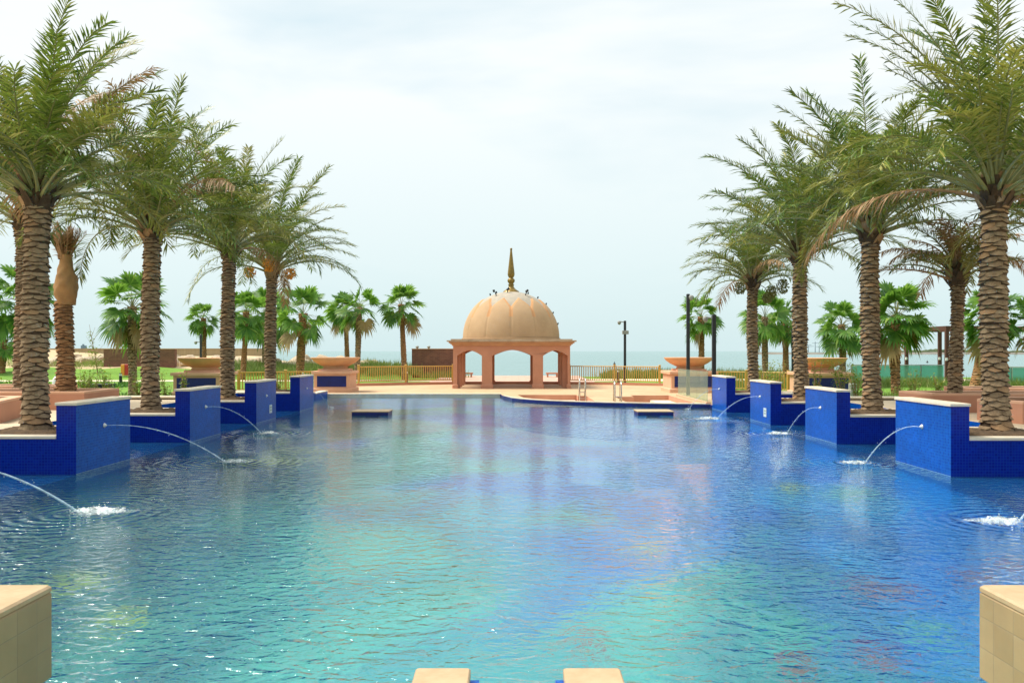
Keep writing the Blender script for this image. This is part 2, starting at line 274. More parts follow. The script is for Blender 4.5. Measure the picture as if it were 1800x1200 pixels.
mr = N(n, 'ShaderNodeMapRange'); mr.inputs[1].default_value = .80; mr.inputs[2].default_value = 1.15; mr.inputs[4].default_value = .9; n.links.new(ad.outputs[0], mr.inputs[0])
mxx = N(n, 'ShaderNodeMixShader'); n.links.new(mr.outputs[0], mxx.inputs[0]); n.links.new(tr.outputs[0], mxx.inputs[1]); n.links.new(d.outputs[0], mxx.inputs[2]); n.links.new(mxx.outputs[0], o.inputs[0])

# ------------------------------------------------------------------ mesh and scene helpers
ORG = {}
class MB:
    def __init__(s): s.v = []; s.f = []; s.m = []
    def add(s, vs, fs, mi=0):
        k = len(s.v); s.v += [tuple(map(float, q)) for q in vs]; s.f += [tuple(i+k for i in q) for q in fs]
        s.m += [mi]*len(fs) if isinstance(mi, int) else list(mi)
        return s
    def box(s, x0, x1, y0, y1, z0, z1, mi=0):
        return s.add([(x0,y0,z0),(x1,y0,z0),(x1,y1,z0),(x0,y1,z0),(x0,y0,z1),(x1,y0,z1),(x1,y1,z1),(x0,y1,z1)],
                     [(3,2,1,0),(4,5,6,7),(0,1,5,4),(1,2,6,5),(2,3,7,6),(3,0,4,7)], mi)
    def cbox(s, x0, x1, y0, y1, z0, z1, c=.01, mi=0):
        """box with chamfered vertical and top edges"""
        def ring(i, z): return [(x0+i+c,y0+i,z),(x1-i-c,y0+i,z),(x1-i,y0+i+c,z),(x1-i,y1-i-c,z),(x1-i-c,y1-i,z),(x0+i+c,y1-i,z),(x0+i,y1-i-c,z),(x0+i,y0+i+c,z)]
        vs = ring(0, z0)+ring(0, z1-c)+ring(c, z1); fs = [tuple(reversed(range(8))), tuple(range(16, 24))]
        for a in (0, 8):
            for i in range(8): j = (i+1) % 8; fs.append((a+i, a+j, a+8+j, a+8+i))
        return s.add(vs, fs, mi)
    def prism(s, poly, z0, z1, mtop=0, mside=0, holes=(), bottom=True, hside=None, hz=None):
        loops = [list(poly)]+[list(h) for h in holes]
        flat = [q for l in loops for q in l]
        tris = tessellate_polygon([[Vector((q[0], q[1], 0)) for q in l] for l in loops])
        vs = [(q[0], q[1], z1) for q in flat]; fs = []; mm = []
        for a, b, c in tris:
            A, B, D = flat[a], flat[b], flat[c]
            cr_ = (B[0]-A[0])*(D[1]-A[1])-(B[1]-A[1])*(D[0]-A[0])
            if abs(cr_) < 1e-9: continue
            fs.append((a, b, c) if cr_ > 0 else (a, c, b)); mm.append(mtop)
        k0 = 0
        for li, l in enumerate(loops):
            ar = sum(l[i][0]*l[(i+1) % len(l)][1]-l[(i+1) % len(l)][0]*l[i][1] for i in range(len(l)))
            fwd = (ar > 0) if li == 0 else (ar < 0)
            base = len(vs); zb = z0 if li == 0 or hz is None else hz
            vs += [(q[0], q[1], z1) for q in l]+[(q[0], q[1], zb) for q in l]; nl = len(l)
            for i in range(nl):
                j = (i+1) % nl; q = (base+nl+i, base+nl+j, base+j, base+i)
                fs.append(q if fwd else tuple(reversed(q))); mm.append(mside if li == 0 or hside is None else hside)
        return s.add(vs, fs, mm)
    def sheet(s, poly, z, holes=(), mi=0):
        loops = [list(poly)]+[list(h) for h in holes]; flat = [q for l in loops for q in l]
        tris = tessellate_polygon([[Vector((q[0], q[1], 0)) for q in l] for l in loops]); fs = []
        for a, b, c in tris:
            A, B, D = flat[a], flat[b], flat[c]; cr_ = (B[0]-A[0])*(D[1]-A[1])-(B[1]-A[1])*(D[0]-A[0])
            if abs(cr_) > 1e-9: fs.append((a, b, c) if cr_ > 0 else (a, c, b))
        return s.add([(q[0], q[1], z) for q in flat], fs, mi)
    def lathe(s, prof, cx=0, cy=0, cz=0, n=32, mi=0, cap=True):
        k = len(prof); vs = []; fs = []
        for (r_, z_) in prof:
            for i in range(n): a = 2*math.pi*i/n; vs.append((cx+r_*math.cos(a), cy+r_*math.sin(a), cz+z_))
        for q in range(k-1):
            for i in range(n): j = (i+1) % n; fs.append((q*n+i, q*n+j, (q+1)*n+j, (q+1)*n+i))
        if cap: fs.append(tuple(reversed(range(n)))); fs.append(tuple(range((k-1)*n, k*n)))
        return s.add(vs, fs, mi)
    def tube(s, pts, rad, n=8, mi=0, cap=True):
        pts = [Vector(q) for q in pts]; vs = []; fs = []
        rad = rad if isinstance(rad, (list, tuple)) else [rad]*len(pts)
        T0 = (pts[1]-pts[0]).normalized(); up = Vector((0, 0, 1)) if abs(T0.z) < .9 else Vector((1, 0, 0)); U = T0.cross(up).normalized()
        for i, q in enumerate(pts):
            T = (pts[min(i+1, len(pts)-1)]-pts[max(i-1, 0)]).normalized(); U = (U-T*U.dot(T)).normalized(); V = T.cross(U)
            for j in range(n): a = 2*math.pi*j/n; vs.append(q+(U*math.cos(a)+V*math.sin(a))*rad[i])
        for i in range(len(pts)-1):
            for j in range(n): k = (j+1) % n; fs.append((i*n+j, i*n+k, (i+1)*n+k, (i+1)*n+j))
        if cap: fs.append(tuple(reversed(range(n)))); fs.append(tuple(range((len(pts)-1)*n, len(pts)*n)))
        return s.add(vs, fs, mi)
    def ico(s, c, r_, sx=1, sy=1, sz=1, mi=0, jit=0):
        g = (1+5**.5)/2; V = [(-1,g,0),(1,g,0),(-1,-g,0),(1,-g,0),(0,-1,g),(0,1,g),(0,-1,-g),(0,1,-g),(g,0,-1),(g,0,1),(-g,0,-1),(-g,0,1)]
        Fc = [(0,11,5),(0,5,1),(0,1,7),(0,7,10),(0,10,11),(1,5,9),(5,11,4),(11,10,2),(10,7,6),(7,1,8),(3,9,4),(3,4,2),(3,2,6),(3,6,8),(3,8,9),(4,9,5),(2,4,11),(6,2,10),(8,6,7),(9,8,1)]
        k = r_/1.902
        return s.add([(c[0]+v_[0]*k*sx*(1+random.uniform(-jit, jit)), c[1]+v_[1]*k*sy*(1+random.uniform(-jit, jit)), c[2]+v_[2]*k*sz*(1+random.uniform(-jit, jit))) for v_ in V], Fc, mi)
    def build(s, name, mats, parent=None, smooth=False, origin=None, bevel=0):
        me = bpy.data.meshes.new(name); o = None
        org = Vector(origin) if origin is not None else (ORG[parent] if parent else Vector((0, 0, 0)))
        me.from_pydata([(q[0]-org.x, q[1]-org.y, q[2]-org.z) for q in s.v], [], s.f)
        mats = mats if isinstance(mats, (list, tuple)) else [mats]
        for mn in mats: me.materials.append(MAT[mn])
        if len(mats) > 1: me.polygons.foreach_set('material_index', s.m)
        if smooth: me.polygons.foreach_set('use_smooth', [True]*len(me.polygons))
        me.update()
        o = bpy.data.objects.new(name, me); C.objects.link(o)
        if parent: o.parent = parent; o.location = (0, 0, 0); ORG[o] = ORG[parent]
        else: o.location = org; ORG[o] = org
        if bevel:
            b = o.modifiers.new('bevel', 'BEVEL'); b.width = bevel; b.segments = 2; b.limit_method = 'ANGLE'
        return o
def tag(o, label=None, cat=None, group=None, kind=None):
    if label: o['label'] = label
    if cat: o['category'] = cat
    if group: o['group'] = group
    if kind: o['kind'] = kind
    return o
def thing(name, label, cat, loc, group=None):
    o = bpy.data.objects.new(name, None); C.objects.link(o); o.location = loc; o.empty_display_size = .2
    ORG[o] = Vector(loc); return tag(o, label, cat, group)
def px(x, y, d):
    """point seen at pixel (x, y) of the 1800x1200 photograph at distance d"""
    return ((x-900)/F*d, d, H0-(y-616.5)/F*d)
def smooth_by_angle(o, ang=40):
    me = o.data; bm = bmesh.new(); bm.from_mesh(me)
    for f in bm.faces: f.smooth = True
    for e_ in bm.edges: e_.smooth = e_.calc_face_angle(0) < R(ang)
    bm.to_mesh(me); bm.free()

# ------------------------------------------------------------------ plan of the pool
XL, XR = -7.59, 7.50
BAYL, BAYR = -9.8, 9.8
DL = [9.0, 13.87, 18.77, 23.65, 28.49]
DR = [8.9, 13.61, 18.40, 23.11, 27.86]
PLEN = 1.96
ZT = .65                      # terraces beside the palms
ARC = [(-.55, 37.5), (-.38, 35.9), (0.0, 34.3), (.45, 33.5), (1.0, 32.85), (1.6, 32.3), (2.3, 31.8), (3.2, 31.3), (4.2, 30.92), (5.2, 30.62), (6.3, 30.36), (7.5, 30.15)]
pool = [(-9.8, 4.44), (-2.56, 4.44), (-2.56, 2.2), (2.6, 2.2), (2.6, 4.44), (9.8, 4.44), (9.8, 29.82), (7.5, 29.82)] + ARC[::-1] + [(-8.7, 37.5), (-8.7, 34.8), (-9.8, 34.8)]
MB().sheet(pool, 0.0).build('pool_water', 'pool_water').__setitem__('kind', 'structure')
deep = [(-7.59, 4.44), (-2.56, 4.44), (-2.56, 2.2), (2.6, 2.2), (2.6, 4.44), (7.5, 4.44), (7.5, 29.82)] + ARC[::-1] + [(-8.7, 37.5), (-8.7, 34.8), (-7.59, 30.45)]
MB().sheet([(-9.9, 2.0), (9.9, 2.0), (9.9, 38), (-9.9, 38)], -1.25).build('pool_floor', 'pool_floor_mosaic').__setitem__('kind', 'structure')
mb = MB()
for k in range(1, 5):
    mb.box(-9.79, -7.59, DL[k-1]+PLEN+.01, DL[k]-.01, -1.2, -.11); mb.box(7.5, 9.79, DR[k-1]+PLEN+.01, DR[k]-.01, -1.2, -.11)
mb.build('pool_ledge', 'blue_mosaic').__setitem__('kind', 'structure')

# ground sheets
land = [(-260, -80), (260, -80), (260, 58), (60, 62), (16, 64), (-6, 66), (-16, 68), (-22, 78), (-38, 125), (-260, 160)]
MB().prism(land, -4, .06, holes=[[(-9.75, 4.3), (9.75, 4.3), (9.75, 37.9), (-9.75, 37.9)]], hz=-1.3).build('lawn', 'lawn_grass').__setitem__('kind', 'structure')
lt = [(-9.8, -10), (-9.8, 30.45), (-10.7, 30.45), (-10.7, 24.6), (-60, 24.6), (-60, -10)]
MB().prism(lt, -1.25, ZT, 0, 1).build('terrace', ['terrace_paving', 'blue_mosaic']).__setitem__('kind', 'structure')
rt = [(9.8, -10), (9.8, 29.82), (10.7, 29.82), (10.7, 24.3), (60, 24.3), (60, -10)]
MB().prism(rt, -1.25, ZT, 0, 1).build('terrace', ['terrace_paving', 'blue_mosaic']).__setitem__('kind', 'structure')
MB().box(-9.79, 9.79, -10, 2.2, -1.25, .45).build('near_deck', 'slab_top').__setitem__('kind', 'structure')
pitL = [(.25, 36.8), (2.98, 36.8), (2.98, 35.9), (3.35, 35.9), (3.35, 31.75), (2.5, 32.15), (1.7, 32.75), (.95, 33.7), (.5, 34.7)]
pitR = [(5.4, 36.4), (7.15, 36.4), (7.15, 30.75), (5.6, 31.0), (4.55, 31.3), (4.55, 35.3), (5.4, 35.3)]
arcf = [(x, 49.1-.035*x*x) for x in np.linspace(9.1, -9.1, 25)]
fd = [(-8.7, 37.5)] + ARC + [(7.5, 29.82), (10.7, 29.82), (10.7, 41)] + arcf + [(-10.7, 41), (-10.7, 34.8), (-8.7, 34.8)]
MB().prism(fd, -1.25, .12, 0, 1, holes=[pitL, pitR], hside=2, hz=-.55).build('far_deck', ['deck_paving', 'navy_mosaic', 'peach_render']).__setitem__('kind', 'structure')
mb = MB(); mb.sheet([(.1, 31.2), (3.5, 31.2), (3.5, 37), (.1, 37)], -.5); mb.sheet([(4.4, 30.6), (7.3, 30.6), (7.3, 36.6), (4.4, 36.6)], -.5)
mb.box(6.3, 7.14, 33.2, 36.38, -.5, -.1); mb.box(.9, 2.9, 35.6, 36.78, -.5, -.12)
mb2 = MB().box(-8.69, -.56, 37.44, 37.499, -1.2, .123).box(-8.69, -.52, 37.40, 37.75, .1235, .135); mb2.build('pool_edge', 'coping').__setitem__('kind', 'structure')
mb.build('spa_floor', 'coping').__setitem__('kind', 'structure')
mb = MB(); mb.add([(x, y, .155) for x, y in ARC[1:]] + [(x+.0, y+.26, .155) for x, y in ARC[1:]] + [(x, y, .121) for x, y in ARC[1:]] + [(x, y+.26, .121) for x, y in ARC[1:]], [])
na = len(ARC)-1
for i in range(na-1):
    mb.f += [(i, i+1, na+i+1, na+i), (2*na+i, 2*na+i+1, i+1, i), (na+i, na+i+1, 3*na+i+1, 3*na+i)]; mb.m += [0, 0, 0]
mb.build('spa_coping', 'coping').__setitem__('kind', 'structure')
MB().box(-5.5, 5.5, 49.2, 66, -1, .10).build('promenade', 'promenade_paving').__setitem__('kind', 'structure')
mb = MB(); mb.sheet([(-60, 53.5), (-5.5, 54.6), (-5.5, 56.9), (-60, 56.2)], .072); mb.sheet([(5.5, 54.6), (40, 55), (40, 58.5), (5.5, 59)], .072)
mb.build('path', 'path_pale').__setitem__('kind', 'structure')
# far ground that climbs gently to the dune and the sea wall on the left
def sandz(x, y):
    t_ = min(1, max(0, (y-57)/9)); z = .03+.7*t_*t_*(3-2*t_); z += .6*min(1, max(0, (y-70)/40))
    z += 4.0*math.exp(-((x+88)/11)**2-((y-112)/14)**2) + 1.0*math.exp(-((x+70)/10)**2-((y-112)/12)**2)
    z += .12*math.sin(x*.7+y*.3)*math.sin(y*.45)*t_
    return z
mb = MB(); nx, ny = 90, 50; g = []
for j in range(ny+1):
    y = 57+68*(j/ny)**1.3
    xr = -7 if y < 67 else (-16-(y-68)*.386)
    for i in range(nx+1):
        x = -150+(xr+150)*(i/nx); g.append((x, y, sandz(x, y) if i < nx else -.5))
mb.add(g, [(j*(nx+1)+i, j*(nx+1)+i+1, (j+1)*(nx+1)+i+1, (j+1)*(nx+1)+i) for j in range(ny) for i in range(nx)])
mb.m = [1 if (57+68*((j+.5)/ny)**1.3) < 66.3 and 2 < i else 0 for j in range(ny) for i in range(nx)]
mb.build('sandy_ground', ['sand', 'lawn_grass'], smooth=True).__setitem__('kind', 'structure')
MB().sheet([(-9000, 40), (9000, 40), (9000, 12000), (-9000, 12000)], -2.0).build('sea', 'sea_water').__setitem__('kind', 'structure')
mb = MB(); mb.prism(arcf, .1, .24); 
mbk = MB(); oa = [(x, y) for x, y in arcf]; ia = [(x*.985, y-.28) for x, y in arcf]
mbk.prism(oa+ia[::-1], .121, .27); mbk.build('kerb', 'peach_render').__setitem__('kind', 'structure')
mb = MB(); mb.box(-60, -10.2, 24.61, 24.95, .0, .70); mb.build('kerb', 'rock').__setitem__('kind', 'structure')
mb = MB(); mb.box(-60, -10.15, 24.45, 25.0, .701, .745); mb.build('kerb', 'coping').__setitem__('kind', 'structure')
mb = MB(); mb.box(10.2, 60, 24.31, 24.65, .0, .70); mb.build('kerb', 'rock').__setitem__('kind', 'structure')
mb = MB(); mb.box(10.15, 60, 24.15, 24.7, .701, .745); mb.build('kerb', 'coping').__setitem__('kind', 'structure')
# far-left low blue pool edge
t_ = thing('pool_edge_wall', 'low blue tiled pool edge wall with pale coping at the far left corner of the pool', 'wall', (-8.9, 35, 0))
MB().box(-12.5, -8.69, 34.78, 35.1, -1.2, .31).build('wall_body', 'blue_mosaic', t_); MB().box(-8.95, -8.68, 35.1, 37.48, -1.2, .25).build('wall_body', 'blue_mosaic', t_)
mb = MB(); mb.box(-12.5, -8.66, 34.75, 35.14, .311, .35); mb.box(-9.0, -8.655, 35.141, 37.5, .251, .29); mb.build('coping', 'coping', t_)

# ------------------------------------------------------------------ foreground stone blocks
for sx, x0, x1, lab in ((-1, -6.5, -2.56, 'large beige stone block in the bottom left corner, face in fine beige tiles'),
                        (1, 2.6, 6.5, 'large beige stone block in the bottom right corner, patchwork of square tiles')):
    t_ = thing('stone_block', lab, 'stone block', ((x0+x1)/2, 3.2, 0), 'stone blocks at the near pool edge')
    MB().cbox(x0, x1, 2.21, 4.44, .34, .815, .012).build('block_body', 'stone_tiles', t_, bevel=0)
    MB().cbox(x0, x1, 2.21, 4.44, .8155, .85, .012).build('top_slab', 'slab_top', t_)
    e_ = .03
    MB().box(x0+(e_ if sx > 0 else 0), x1-(e_ if sx < 0 else 0), 2.22, 4.40, -1.2, .339).build('base', 'blue_mosaic', t_)
for x0, x1, bx0, bx1, lab in ((-.498, -.214, -.46, -.168, 'small beige capped blue post at bottom centre, left one of the pair'), (.264, .56, .222, .52, 'small beige capped blue post at bottom centre, right one of the pair')):
    t_ = thing('pool_post', lab, 'pool post', ((x0+x1)/2, 3.4, 0), 'capped posts at the near pool edge')
    MB().cbox(x0, x1, 2.6, 4.13, .462, .51, .008).build('cap', 'slab_top', t_)
    MB().box(bx0, bx1, 2.6, 4.09, -1.2, .461).build('post_body', 'blue_mosaic', t_)

# floating slabs
for x0, x1, lab in (((618-900)/F*26.5, (684-900)/F*26.5, 'low beige topped blue platform standing in the pool on the left'), ((1120-900)/F*26.5, (1184-900)/F*26.5, 'low beige topped blue platform standing in the pool on the right')):
    t_ = thing('pool_platform', lab, 'platform', ((x0+x1)/2, 27, 0), 'platforms in the far part of the pool')
    MB().box(x0+.02, x1-.02, 26.42, 27.33, -.06, .112).box(x0+.4, x1-.4, 26.8, 27.2, -1.2, -.061).build('platform_body', 'navy_mosaic', t_)
    MB().cbox(x0, x1, 26.4, 27.35, .113, .15, .008).build('top_slab', 'slab_top', t_)

# ------------------------------------------------------------------ blue fountain walls with planters
ordn = {0: 'just outside', 1: 'nearest', 2: 'second', 3: 'third', 4: 'farthest'}
def fountain_wall(side, k):
    s = -1 if side == 'left' else 1
    X0 = XL if s < 0 else XR; d = (DL if s < 0 else DR)[k]; B = BAYL if s < 0 else BAYR
    th = .347 if s < 0 else .315; xi = X0+s*th
    lab = {0: 'blue mosaic fountain wall just outside the %s edge of the picture' % side,
           1: 'largest and nearest blue mosaic fountain wall on the %s' % side,
           2: 'second nearest blue mosaic fountain wall on the %s' % side,
           3: 'third blue mosaic fountain wall on the %s, with a small white plate' % side,
           4: 'smallest and farthest blue mosaic fountain wall on the %s' % side}[k]
    t_ = thing('fountain_wall', lab, 'fountain wall', (X0, d, 0), 'stepped blue fountain walls along the pool')
    a, b = sorted((X0, xi)); 
    mb = MB().box(a, b, d, d+PLEN, -1.2, 1.20, [1, 1, 1, 0, 1, 0]); mb.build('pier', ['blue_mosaic', 'shaded_mosaic'], t_)  # side faces lighter than front and back: fall of light painted into tiles
    MB().cbox(a-.02, b+.02, d-.02, d+PLEN+.02, 1.201, 1.25, .006).build('coping', 'coping', t_)
    a, b = sorted((xi+s*.001, B))
    MB().box(a, b, d+.001, d+.24, -1.2, .62).box(a, b, d+PLEN-.24, d+PLEN-.001, -1.2, .62).build('low_wall', 'shaded_mosaic', t_)
    mb = MB(); a2, b2 = sorted((xi+s*.003, B+s*.02)); mb.cbox(a2, b2, d-.02, d+.26, .621, .67, .006); mb.cbox(a2, b2, d+PLEN-.26, d+PLEN+.02, .621, .67, .006); mb.build('coping', 'coping', t_)
    aw, bw = sorted((X0, X0-s*.004)); MB().box(aw, bw, d+.002, d+PLEN-.002, .001, .009).build('waterline', 'glaze_line', t_)
    # mounded soil
    mb = MB(); n1, n2 = 26, 22; rng = random.Random(k*7+s); vs = []
    for j in range(n2+1):
        for i in range(n1+1):
            u, v_ = i/n1, j/n2; e = min(1, 6*min(u, 1-u), 6*min(v_, 1-v_)); vs.append((a+(b-a)*u, d+.24+(PLEN-.48)*v_, .60+.09*e+rng.uniform(-.02, .03)))
    mb.add(vs, [(j*(n1+1)+i, j*(n1+1)+i+1, (j+1)*(n1+1)+i+1, (j+1)*(n1+1)+i) for j in range(n2) for i in range(n1)]); mb.build('soil', 'soil', t_, smooth=True)
    # nozzle
    mb = MB(); prof = [(.042, 0), (.046, .008), (.038, .018), (.025, .025), (.018, .045), (.012, .047)]
    q = MB().lathe(prof, n=16); zc = .765; yc = d+.95
    mb.add([(X0-s*p_[2], yc+p_[0], zc+p_[1]) for p_ in q.v], q.f if s > 0 else [tuple(reversed(f)) for f in q.f]); mb.build('nozzle', 'white_plastic', t_, smooth=True)
    if k == 3:
        y0 = d+ (.45 if s > 0 else 1.15); y0 = d+(.35 if s > 0 else 1.25)
        a, b = sorted((X0-s*.002, X0-s*.012)); pl = MB().box(a, b, y0, y0+.26, .20, .46).build('sign_plate', 'plate_white', t_)
        mb = MB(); a, b = sorted((X0-s*.013, X0-s*.015))
        for zz in (.36, .28): mb.box(a, b, y0+.05, y0+.21, zz, zz+.035)
        mb.build('print', 'plate_print', pl)
    return t_
for k in range(5):
    fountain_wall('left', k); fountain_wall('right', k)

def jet(side, k, land_, lab, up=.02, r=.010, foam=1.0, z0=.765):
    s = -1 if side == 'left' else 1; X0 = (XL if s < 0 else XR)-s*.05; d = (DL if s < 0 else DR)[k]+.95
    t_ = thing('water_jet', lab, 'water jet', (X0, d, z0), 'water jets arching into the pool')
    pts = []; rad = []
    for i in range(49):
        u = i/48; pts.append((X0+(land_[0]-X0)*u, d+(land_[1]-d)*u, z0+up*4*u*(1-u)-(z0+.01)*u*u)); rad.append(r*(.55+.6*u+random.uniform(-.12, .12)*(.3+u)))
    mb = MB().tube(pts, rad, 7)
    for i in range(26):
        j = random.randint(14, 48); q = pts[j]; sp_ = .012+.03*(j/48)**2; mb.ico((q[0]+random.gauss(0, sp_), q[1]+random.gauss(0, sp_), max(.01, q[2]+random.gauss(0, sp_))), random.uniform(.003, .008), 1, 1, 1.4)
    mb.build('stream', 'jet_water', t_, smooth=True)
    if foam:
        rg = random.Random(k*3+s); mb = MB(); cx, cy = land_; NS = 46; KR = 12; P = [(cx, cy, .012)]
        for j in range(1, KR+1):
            q = j/KR
            for i in range(NS):
                a_ = 6.2832*i/NS; e_ = foam*(1+.18*math.sin(a_*3+k)+.12*math.sin(a_*7+2*k)+rg.uniform(-.06, .06))
                P.append((cx-s*.28*foam+1.05*q*e_*math.cos(a_), cy-.1+.55*q*e_*math.sin(a_), .004+rg.random()**2*.10*max(0, 1-q)*foam+rg.random()*.006))
        f_ = [(0, 1+i, 1+(i+1) % NS) for i in range(NS)]+[(1+(j-1)*NS+i, 1+j*NS+i, 1+j*NS+(i+1) % NS, 1+(j-1)*NS+(i+1) % NS) for j in range(1, KR) for i in range(NS)]
        mb.add(P, f_)
        for i in range(int(22*foam)):
            a_ = rg.uniform(0, 6.28); q = abs(rg.gauss(0, .16))*foam; mb.ico((cx+q*math.cos(a_), cy+q*math.sin(a_), rg.random()**2*.12), rg.uniform(.004, .010))
        so_ = mb.build('splash', 'foam', t_, smooth=True); at_ = so_.data.attributes.new('foam', 'FLOAT', 'POINT')
        vals = [.58]+[.58-.62*(j/KR)**.7 for j in range(1, KR+1) for i in range(NS)]; vals += [1.0]*(len(mb.v)-len(vals)); at_.data.foreach_set('value', vals)
jet('left', 0, (-5.75, 10.6), 'water jet entering from the left edge of the picture', foam=1.1, r=.014)
jet('left', 1, (-5.55, 15.45), 'long water jet from the nearest blue wall on the left', foam=.8, r=.012)
jet('left', 2, (-6.5, 20.7), 'water jet from the second blue wall on the left', foam=.8)
jet('left', 4, (-6.95, 30.2), 'short thin water jet from the farthest blue wall on the left', foam=.4, r=.008)
jet('right', 0, (6.35, 10.0), 'splash of a water jet entering from the right edge of the picture', foam=1.0, r=.012)
jet('right', 1, (6.75, 15.25), 'water jet from the nearest blue wall on the right', foam=.8, r=.011)
jet('right', 2, (7.1, 20.6), 'water jet from the second blue wall on the right', foam=.9)
jet('right', 3, (6.45, 25.1), 'water jet from the third blue wall on the right', foam=1.1)
jet('right', 4, (6.55, 29.5), 'faint water jet from the farthest blue wall on the right', foam=.3, r=.008)

# ------------------------------------------------------------------ peach planters on the terraces
def planter(poly, z0, z1, lab, th=.28):
    cx = sum(p_[0] for p_ in poly)/len(poly); cy = sum(p_[1] for p_ in poly)/len(poly)
    t_ = thing('planter', lab, 'planter', (cx, cy, z0), 'peach rendered planters on the terraces')
    ar = sum(poly[i][0]*poly[(i+1) % len(poly)][1]-poly[(i+1) % len(poly)][0]*poly[i][1] for i in range(len(poly)))
    if ar < 0: poly = poly[::-1]
    ins = []; nP = len(poly)
    for i in range(nP):
        A, B, D = Vector(poly[i-1]), Vector(poly[i]), Vector(poly[(i+1) % nP]); e1 = (B-A).normalized(); e2 = (D-B).normalized()
        n1 = Vector((-e1.y, e1.x)); n2 = Vector((-e2.y, e2.x)); bs = (n1+n2).normalized(); ins.append(tuple(B+bs*th/max(.3, bs.dot(n1))))
    MB().prism(poly, z0, z1-.05, holes=[ins]).build('planter_wall', 'peach_render', t_)
    MB().prism(poly, z1-.049, z1, holes=[ins]).build('rim', 'peach_light', t_)
    mb = MB(); mb.sheet(ins, z1-.1); mb.build('soil', 'soil', t_)
planter([(-16, 20.2), (-10.85, 20.2), (-10.95, 22.2), (-16, 22.2)], ZT, 1.11, 'peach planter on the left terrace holding the burlap wrapped palm')
planter([(-11.3, 18.5), (-10.6, 16.5), (-16.5, 14.5), (-17, 18.5)], ZT, 1.11, 'peach planter at the left edge of the picture behind the nearest palm')
planter([(-24, 22.9), (-13.2, 22.9), (-13.2, 24.2), (-24, 24.2)], ZT, 1.14, 'long low peach planter at the back of the left terrace')
planter([(16, 19.35), (10.2, 19.35), (10.15, 20.9), (16, 20.9)], ZT, 1.11, 'peach planter on the right terrace under the half brown palm')
planter([(10.1, 17.3), (10.45, 16.3), (15, 16.3), (15, 17.9), (11, 18.2)], ZT, 1.11, 'peach planter behind the nearest palm on the right edge')
planter([(12.9, 22.4), (20, 22.4), (20, 23.8), (12.9, 23.8)], ZT, 1.1, 'low peach planter behind the nearest right palm near the grass')

# ------------------------------------------------------------------ domed pavilion
PV = thing('pavilion', 'peach domed pavilion with arches and a bronze finial beyond the pool', 'pavilion', (0, 46, .12))
cxp = -.04; y0p, y1p = 43.0, 49.0; wl, wr = cxp-3.14, cxp+3.18; zb = .12; zt = 2.42
def arch_pts(xa, xb, zs, za, n_=8):
    mid = (xa+xb)/2; P = []
    for i in range(n_*2+1):
        u = i/(2*n_); x = xa+(xb-xa)*u; q = abs(2*u-1); P.append((x, zs+(za-zs)*(1-q**1.7)))
    return P
def arcade(openings, ya, yb, x0, x1, axis='x'):
    poly = [(x0, zb)]
    for (a, b, zs, za) in openings: poly += [(a, zb)] + arch_pts(a, b, zs, za) + [(b, zb)]
    poly += [(x1, zb), (x1, zt), (x0, zt)]
    q = MB().prism(poly, ya, yb)
    if axis == 'x': return [(v_[0], v_[2], v_[1]) for v_ in q.v], [tuple(reversed(f)) for f in q.f], q
    return [(v_[2], v_[0], v_[1]) for v_ in q.v], q.f, q
ops = [(-2.96, -1.63, 1.88, 2.17), (-1.07, 1.12, 1.88, 2.2), (1.68, 3.0, 1.88, 2.17)]
def solid_arcade(ops_, t0, t1, a0, a1, axis):
    q1 = MB().prism([(0, 0), (1, 0), (1, 1)], 0, 1)
    poly = [(a0, zb)]
    for (a, b, zs, za) in ops_: poly += [(a, zb)] + arch_pts(a, b, zs, za) + [(b, zb)]
    poly += [(a1, zb), (a1, zt), (a0, zt)]
    mb = MB(); tris = tessellate_polygon([[Vector((p_[0], p_[1], 0)) for p_ in poly]]); n_ = len(poly)
    f3 = lambda u, v_, t_: (u, t_, v_) if axis == 'x' else (t_, u, v_)
    vs = [f3(p_[0], p_[1], t0) for p_ in poly]+[f3(p_[0], p_[1], t1) for p_ in poly]
    fs = [tuple(tr_) for tr_ in tris]+[tuple(i+n_ for i in reversed(tr_)) for tr_ in tris]+[(i, (i+1) % n_, n_+(i+1) % n_, n_+i) for i in range(n_)]
    mb.add(vs, fs)
    return mb
def fixn(o):
    bm = bmesh.new(); bm.from_mesh(o.data); bmesh.ops.remove_doubles(bm, verts=bm.verts, dist=.0005); bmesh.ops.recalc_face_normals(bm, faces=bm.faces); bm.to_mesh(o.data); bm.free()
for (ta, tb) in ((y0p, y0p+.5), (y1p-.5, y1p)):
    fixn(solid_arcade(ops, ta, tb, wl, wr, 'x').build('arcade_wall', 'peach_render', PV, bevel=.012))
sops = [(y0p+.75, 45.1, 1.88, 2.15), (45.7, 47.0-.7+.0, 1.88, 1.9), (46.9, y1p-.75, 1.88, 2.15)]
sops = [(y0p+.75, 44.75, 1.88, 2.15), (45.25, 46.75, 1.88, 2.2), (47.25, y1p-.75, 1.88, 2.15)]
for (ta, tb) in ((wl+.003, wl+.35), (wr-.35, wr-.003)):
    fixn(solid_arcade(sops, ta, tb, y0p+.502, y1p-.502, 'y').build('arcade_wall', 'peach_render', PV, bevel=.012))
for (a, b) in ((wl, -2.96), (-1.63, -1.07), (1.12, 1.68), (3.0, wr)):
    for (ya, yb) in ((y0p-.05, y0p+.54), (y1p-.54, y1p+.05)): MB().cbox(a-.05, b+.05, ya, yb, .1205, .36, .05).build('column_base', 'peach_render', PV)
mb = MB()
for i, (e_, za, zc_) in enumerate(((.06, 2.421, 2.50), (.14, 2.501, 2.56), (.22, 2.561, 2.64))): mb.cbox(wl-e_, wr+e_, y0p-e_, y1p+e_, za, zc_, .012)
